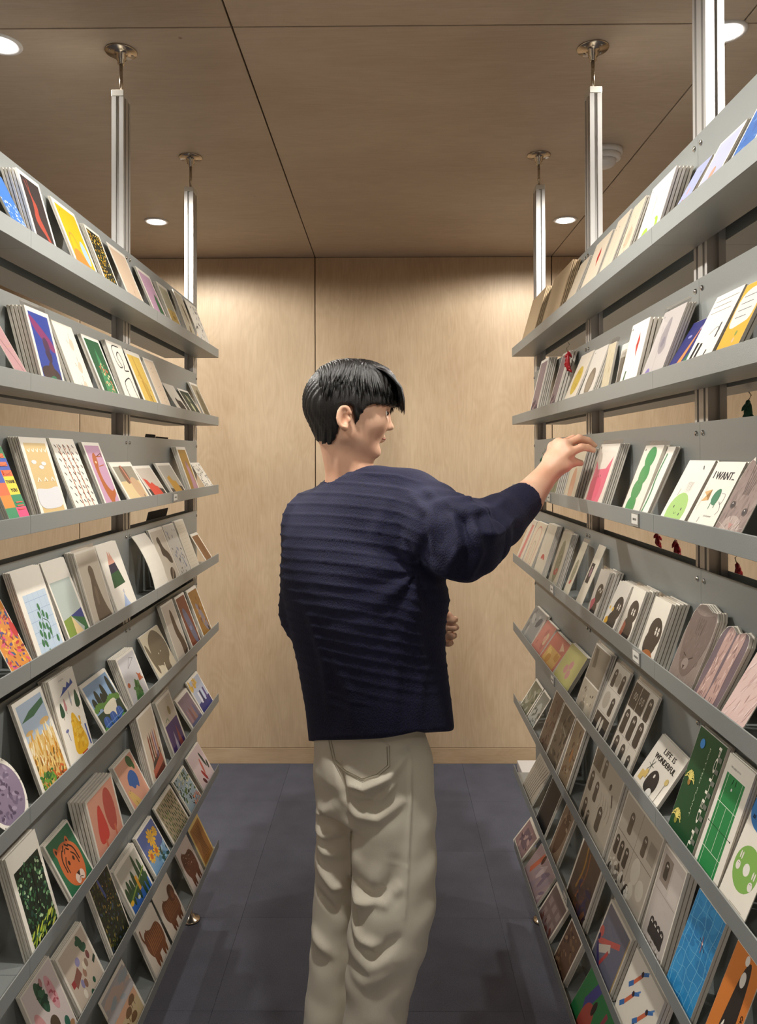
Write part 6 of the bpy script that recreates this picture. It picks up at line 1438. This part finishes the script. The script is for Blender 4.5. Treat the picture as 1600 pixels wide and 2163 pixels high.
# soft folds on the lower body
V = V+nn*((V[:, 2] < 1.3)*(1-arm)*.0035*np.sin(V[:, 0]*34+V[:, 1]*22+V[:, 2]*6)*np.clip((1.3-V[:, 2])/.2, 0, 1))[:, None]
sw = npmesh('sweater', V-PO, Q, M['knit'], person); sw['label'] = 'navy knitted sweater with horizontal ribs and long sleeves'
del SW

# ---- trousers
TR = Field((-.34, 1.42, .03), (.22, 1.93, 1.05), .0045)
def leg(pts, k=.008):
    for (a, ra), (b_, rb) in zip(pts, pts[1:]): TR.cap(a, b_, ra, rb, k=k)
TR.loft([(1.04, -.042, 1.695, .125, .085), (.96, -.040, 1.695, .135, .096), (.88, -.036, 1.690, .142, .106), (.80, -.036, 1.688, .135, .095)], TA, k=.035)
def LP(l, r, py, y): return (np.array([((l+r)/2-804)/1616*y, y, 1.574-(py-951)/1616*y]), (r-l)/2/1616*y)
leg([LP(728, 900, 1600, 1.645), LP(729, 903, 1700, 1.64), LP(728, 904, 1800, 1.635), LP(727, 902, 1890, 1.63), LP(720, 884, 1960, 1.62), LP(716, 858, 2040, 1.615), LP(708, 832, 2165, 1.605), LP(698, 820, 2330, 1.60), LP(690, 816, 2495, 1.60)])
leg([LP(648, 790, 1600, 1.735), LP(656, 790, 1700, 1.735), LP(652, 780, 1800, 1.735), LP(646, 770, 1900, 1.735), LP(640, 760, 2000, 1.73), LP(630, 752, 2100, 1.725), LP(622, 745, 2200, 1.72), LP(610, 735, 2340, 1.715), LP(604, 732, 2430, 1.715)])
sl, X, Y, Z = TR._sub(TR.lo, TR.lo+TR.n*TR.v)
TR.F[sl] = np.maximum(TR.F[sl], (.048-Z+0*X+0*Y).astype(np.float32))
V, Q = TR.mesh(); V = relax(V, Q, 2, .5); nn = normals(V, Q)
near = np.clip(-nn[:, 1]*2.0-.25, 0, 1)
def crease(pts, w, amp):
    """soft ridge (or hollow, amp < 0) along a line given in the x, z plane on the rear of the trousers"""
    global V
    P_ = np.array([at(px, py, 1.56) for px, py in pts])[:, [0, 2]]; best = np.full(len(V), 9.); tt = np.zeros(len(V))
    n_ = len(P_)-1
    for i in range(n_):
        a, b_ = P_[i], P_[i+1]; d = b_-a; t = np.clip(((V[:, [0, 2]]-a)@d)/(d@d), 0, 1); q = np.linalg.norm(V[:, [0, 2]]-a-t[:, None]*d, axis=1)
        m_ = q < best; best[m_] = q[m_]; tt[m_] = (i+t[m_])/n_
    V = V+nn*(near*1.9*amp*np.exp(-(best/w)**2)*np.sin(np.pi*np.clip(tt*.9+.05, 0, 1))**.6)[:, None]
for c_ in [([(735, 1672), (770, 1672), (820, 1640), (856, 1600)], .010, .011), ([(742, 1676), (770, 1680)], .006, -.009), ([(778, 1714), (812, 1680), (832, 1650)], .007, .009), ([(760, 1706), (790, 1700), (815, 1665)], .010, -.008),
           ([(730, 1712), (758, 1730), (800, 1728), (850, 1690)], .010, .006), ([(735, 1870), (742, 1900), (760, 1912), (810, 1900), (840, 1870)], .012, .010), ([(748, 1880), (785, 1900), (820, 1880), (835, 1820)], .020, -.011),
           ([(735, 1760), (748, 1830), (742, 1880)], .012, .006), ([(735, 1905), (750, 1960)], .006, -.006), ([(740, 1960), (765, 1990), (800, 1985)], .012, .007), ([(745, 1985), (790, 2010), (840, 1970)], .010, -.006), ([(728, 2060), (770, 2070), (822, 2040)], .014, .003), ([(735, 2015), (780, 2035), (825, 2010)], .012, .003),
           ([(650, 1815), (680, 1825), (722, 1800)], .010, .008), ([(652, 1840), (680, 1862), (715, 1860)], .012, .007), ([(655, 1800), (672, 1770), (700, 1735)], .012, .006), ([(660, 1900), (700, 1935), (722, 1930)], .010, .007), ([(650, 1960), (700, 1990)], .01, -.005), ([(640, 2050), (690, 2090)], .012, .006),
           ([(868, 1610), (866, 1700), (862, 1800), (855, 1930)], .0035, .0028), ([(686, 1562), (700, 1610), (720, 1670), (730, 1720)], .007, -.006), ([(650, 1650), (672, 1780)], .02, -.004)]:
    crease(*c_)
V = V+nn*(.0010*np.sin(V[:, 2]*38+V[:, 0]*45+3*np.sin(V[:, 2]*13))+.0008*np.sin(V[:, 2]*71-V[:, 0]*60))[:, None]
tr_ = npmesh('trousers', V-PO, Q, M['twill'], person); tr_['label'] = 'loose stone beige cotton trousers'
# back pocket: a patch lying on the cloth, found by casting onto the trousers
from mathutils.bvhtree import BVHTree
bv = BVHTree.FromPolygons([tuple(v) for v in V], [tuple(int(i) for i in q) for q in Q])
def onback(px, py, off):
    d = (at(px, py, 1.7)-Vector((0, 0, EYE))).normalized(); h_ = bv.ray_cast(Vector((0, 0, EYE)), d)
    p = h_[0] if h_[0] else at(px, py, 1.56)
    return p-d*off
pk = [(693, 1560), (703, 1606), (728, 1630), (766, 1650), (800, 1640), (825, 1619), (824, 1575), (800, 1552)]
cen = (762, 1596); vs = []; fs = []; rings = [1.0, .96, .9, .6, .3]; off = [.0002, .0022, .0026, .0026, .0026]; n_ = 8*4
for k_, (s_, of_) in enumerate(zip(rings, off)):
    for i in range(n_):
        a, b_ = pk[i//4], pk[(i//4+1) % 8]; t = (i % 4)/4; x = a[0]*(1-t)+b_[0]*t; y = a[1]*(1-t)+b_[1]*t
        vs.append(tuple(np.array(onback(cen[0]+(x-cen[0])*s_, cen[1]+(y-cen[1])*s_, of_))-PO))
for k_ in range(4):
    for i in range(n_): j = (i+1) % n_; fs.append((k_*n_+i, k_*n_+j, (k_+1)*n_+j, (k_+1)*n_+i))
fs.append(tuple(range(4*n_, 5*n_)))
MB().add(vs, fs, True).build('back_pocket', M['twill'], tr_)
for s_ in (.985, .9):
    st = [tuple(np.array(onback(cen[0]+(x-cen[0])*s_, cen[1]+(y-cen[1])*s_, .0034))-PO) for x, y in pk[:7]]
    MB().tube(st, .0006, 5).build('stitching', simple('stitching', '#a9a18a', .8), tr_)
# shoes
for ank, nm in ((ARK, 'r'), (ALK, 'l')):
    F_ = Field((ank[0]-.14, ank[1]-.14, 0), (ank[0]+.26, ank[1]+.26, .14), .005); d = np.array([math.cos(TA-.15), math.sin(TA-.15), 0])
    b0 = np.array([ank[0], ank[1], .05])
    F_.cap(b0-d*.035, b0+d*.06, .040, .040, k=.02); F_.cap(b0+d*.06-np.array([0, 0, .012]), b0+d*.165-np.array([0, 0, .018]), .040, .032, k=.02); F_.cap(b0, b0+np.array([0, 0, .05]), .04, .042, k=.02)
    sl, X, Y, Z = F_._sub(F_.lo, F_.lo+F_.n*F_.v); F_.F[sl] = np.maximum(F_.F[sl], (.018-Z+0*X+0*Y).astype(np.float32)); V2, Q2 = F_.mesh()
    sh = npmesh('shoe', V2-PO, Q2, M['shoe'], person)
    n_ = np.array([-d[1], d[0], 0]); out = []
    for i in range(28):
        g = 2*math.pi*i/28; out.append(tuple((b0+d*(.06+.145*math.cos(g))+n_*(.047*math.sin(g)))[:2]-PO[:2]))
    MB().prism(out, 0.0005, .020).build('sole', M['sole'], sh)
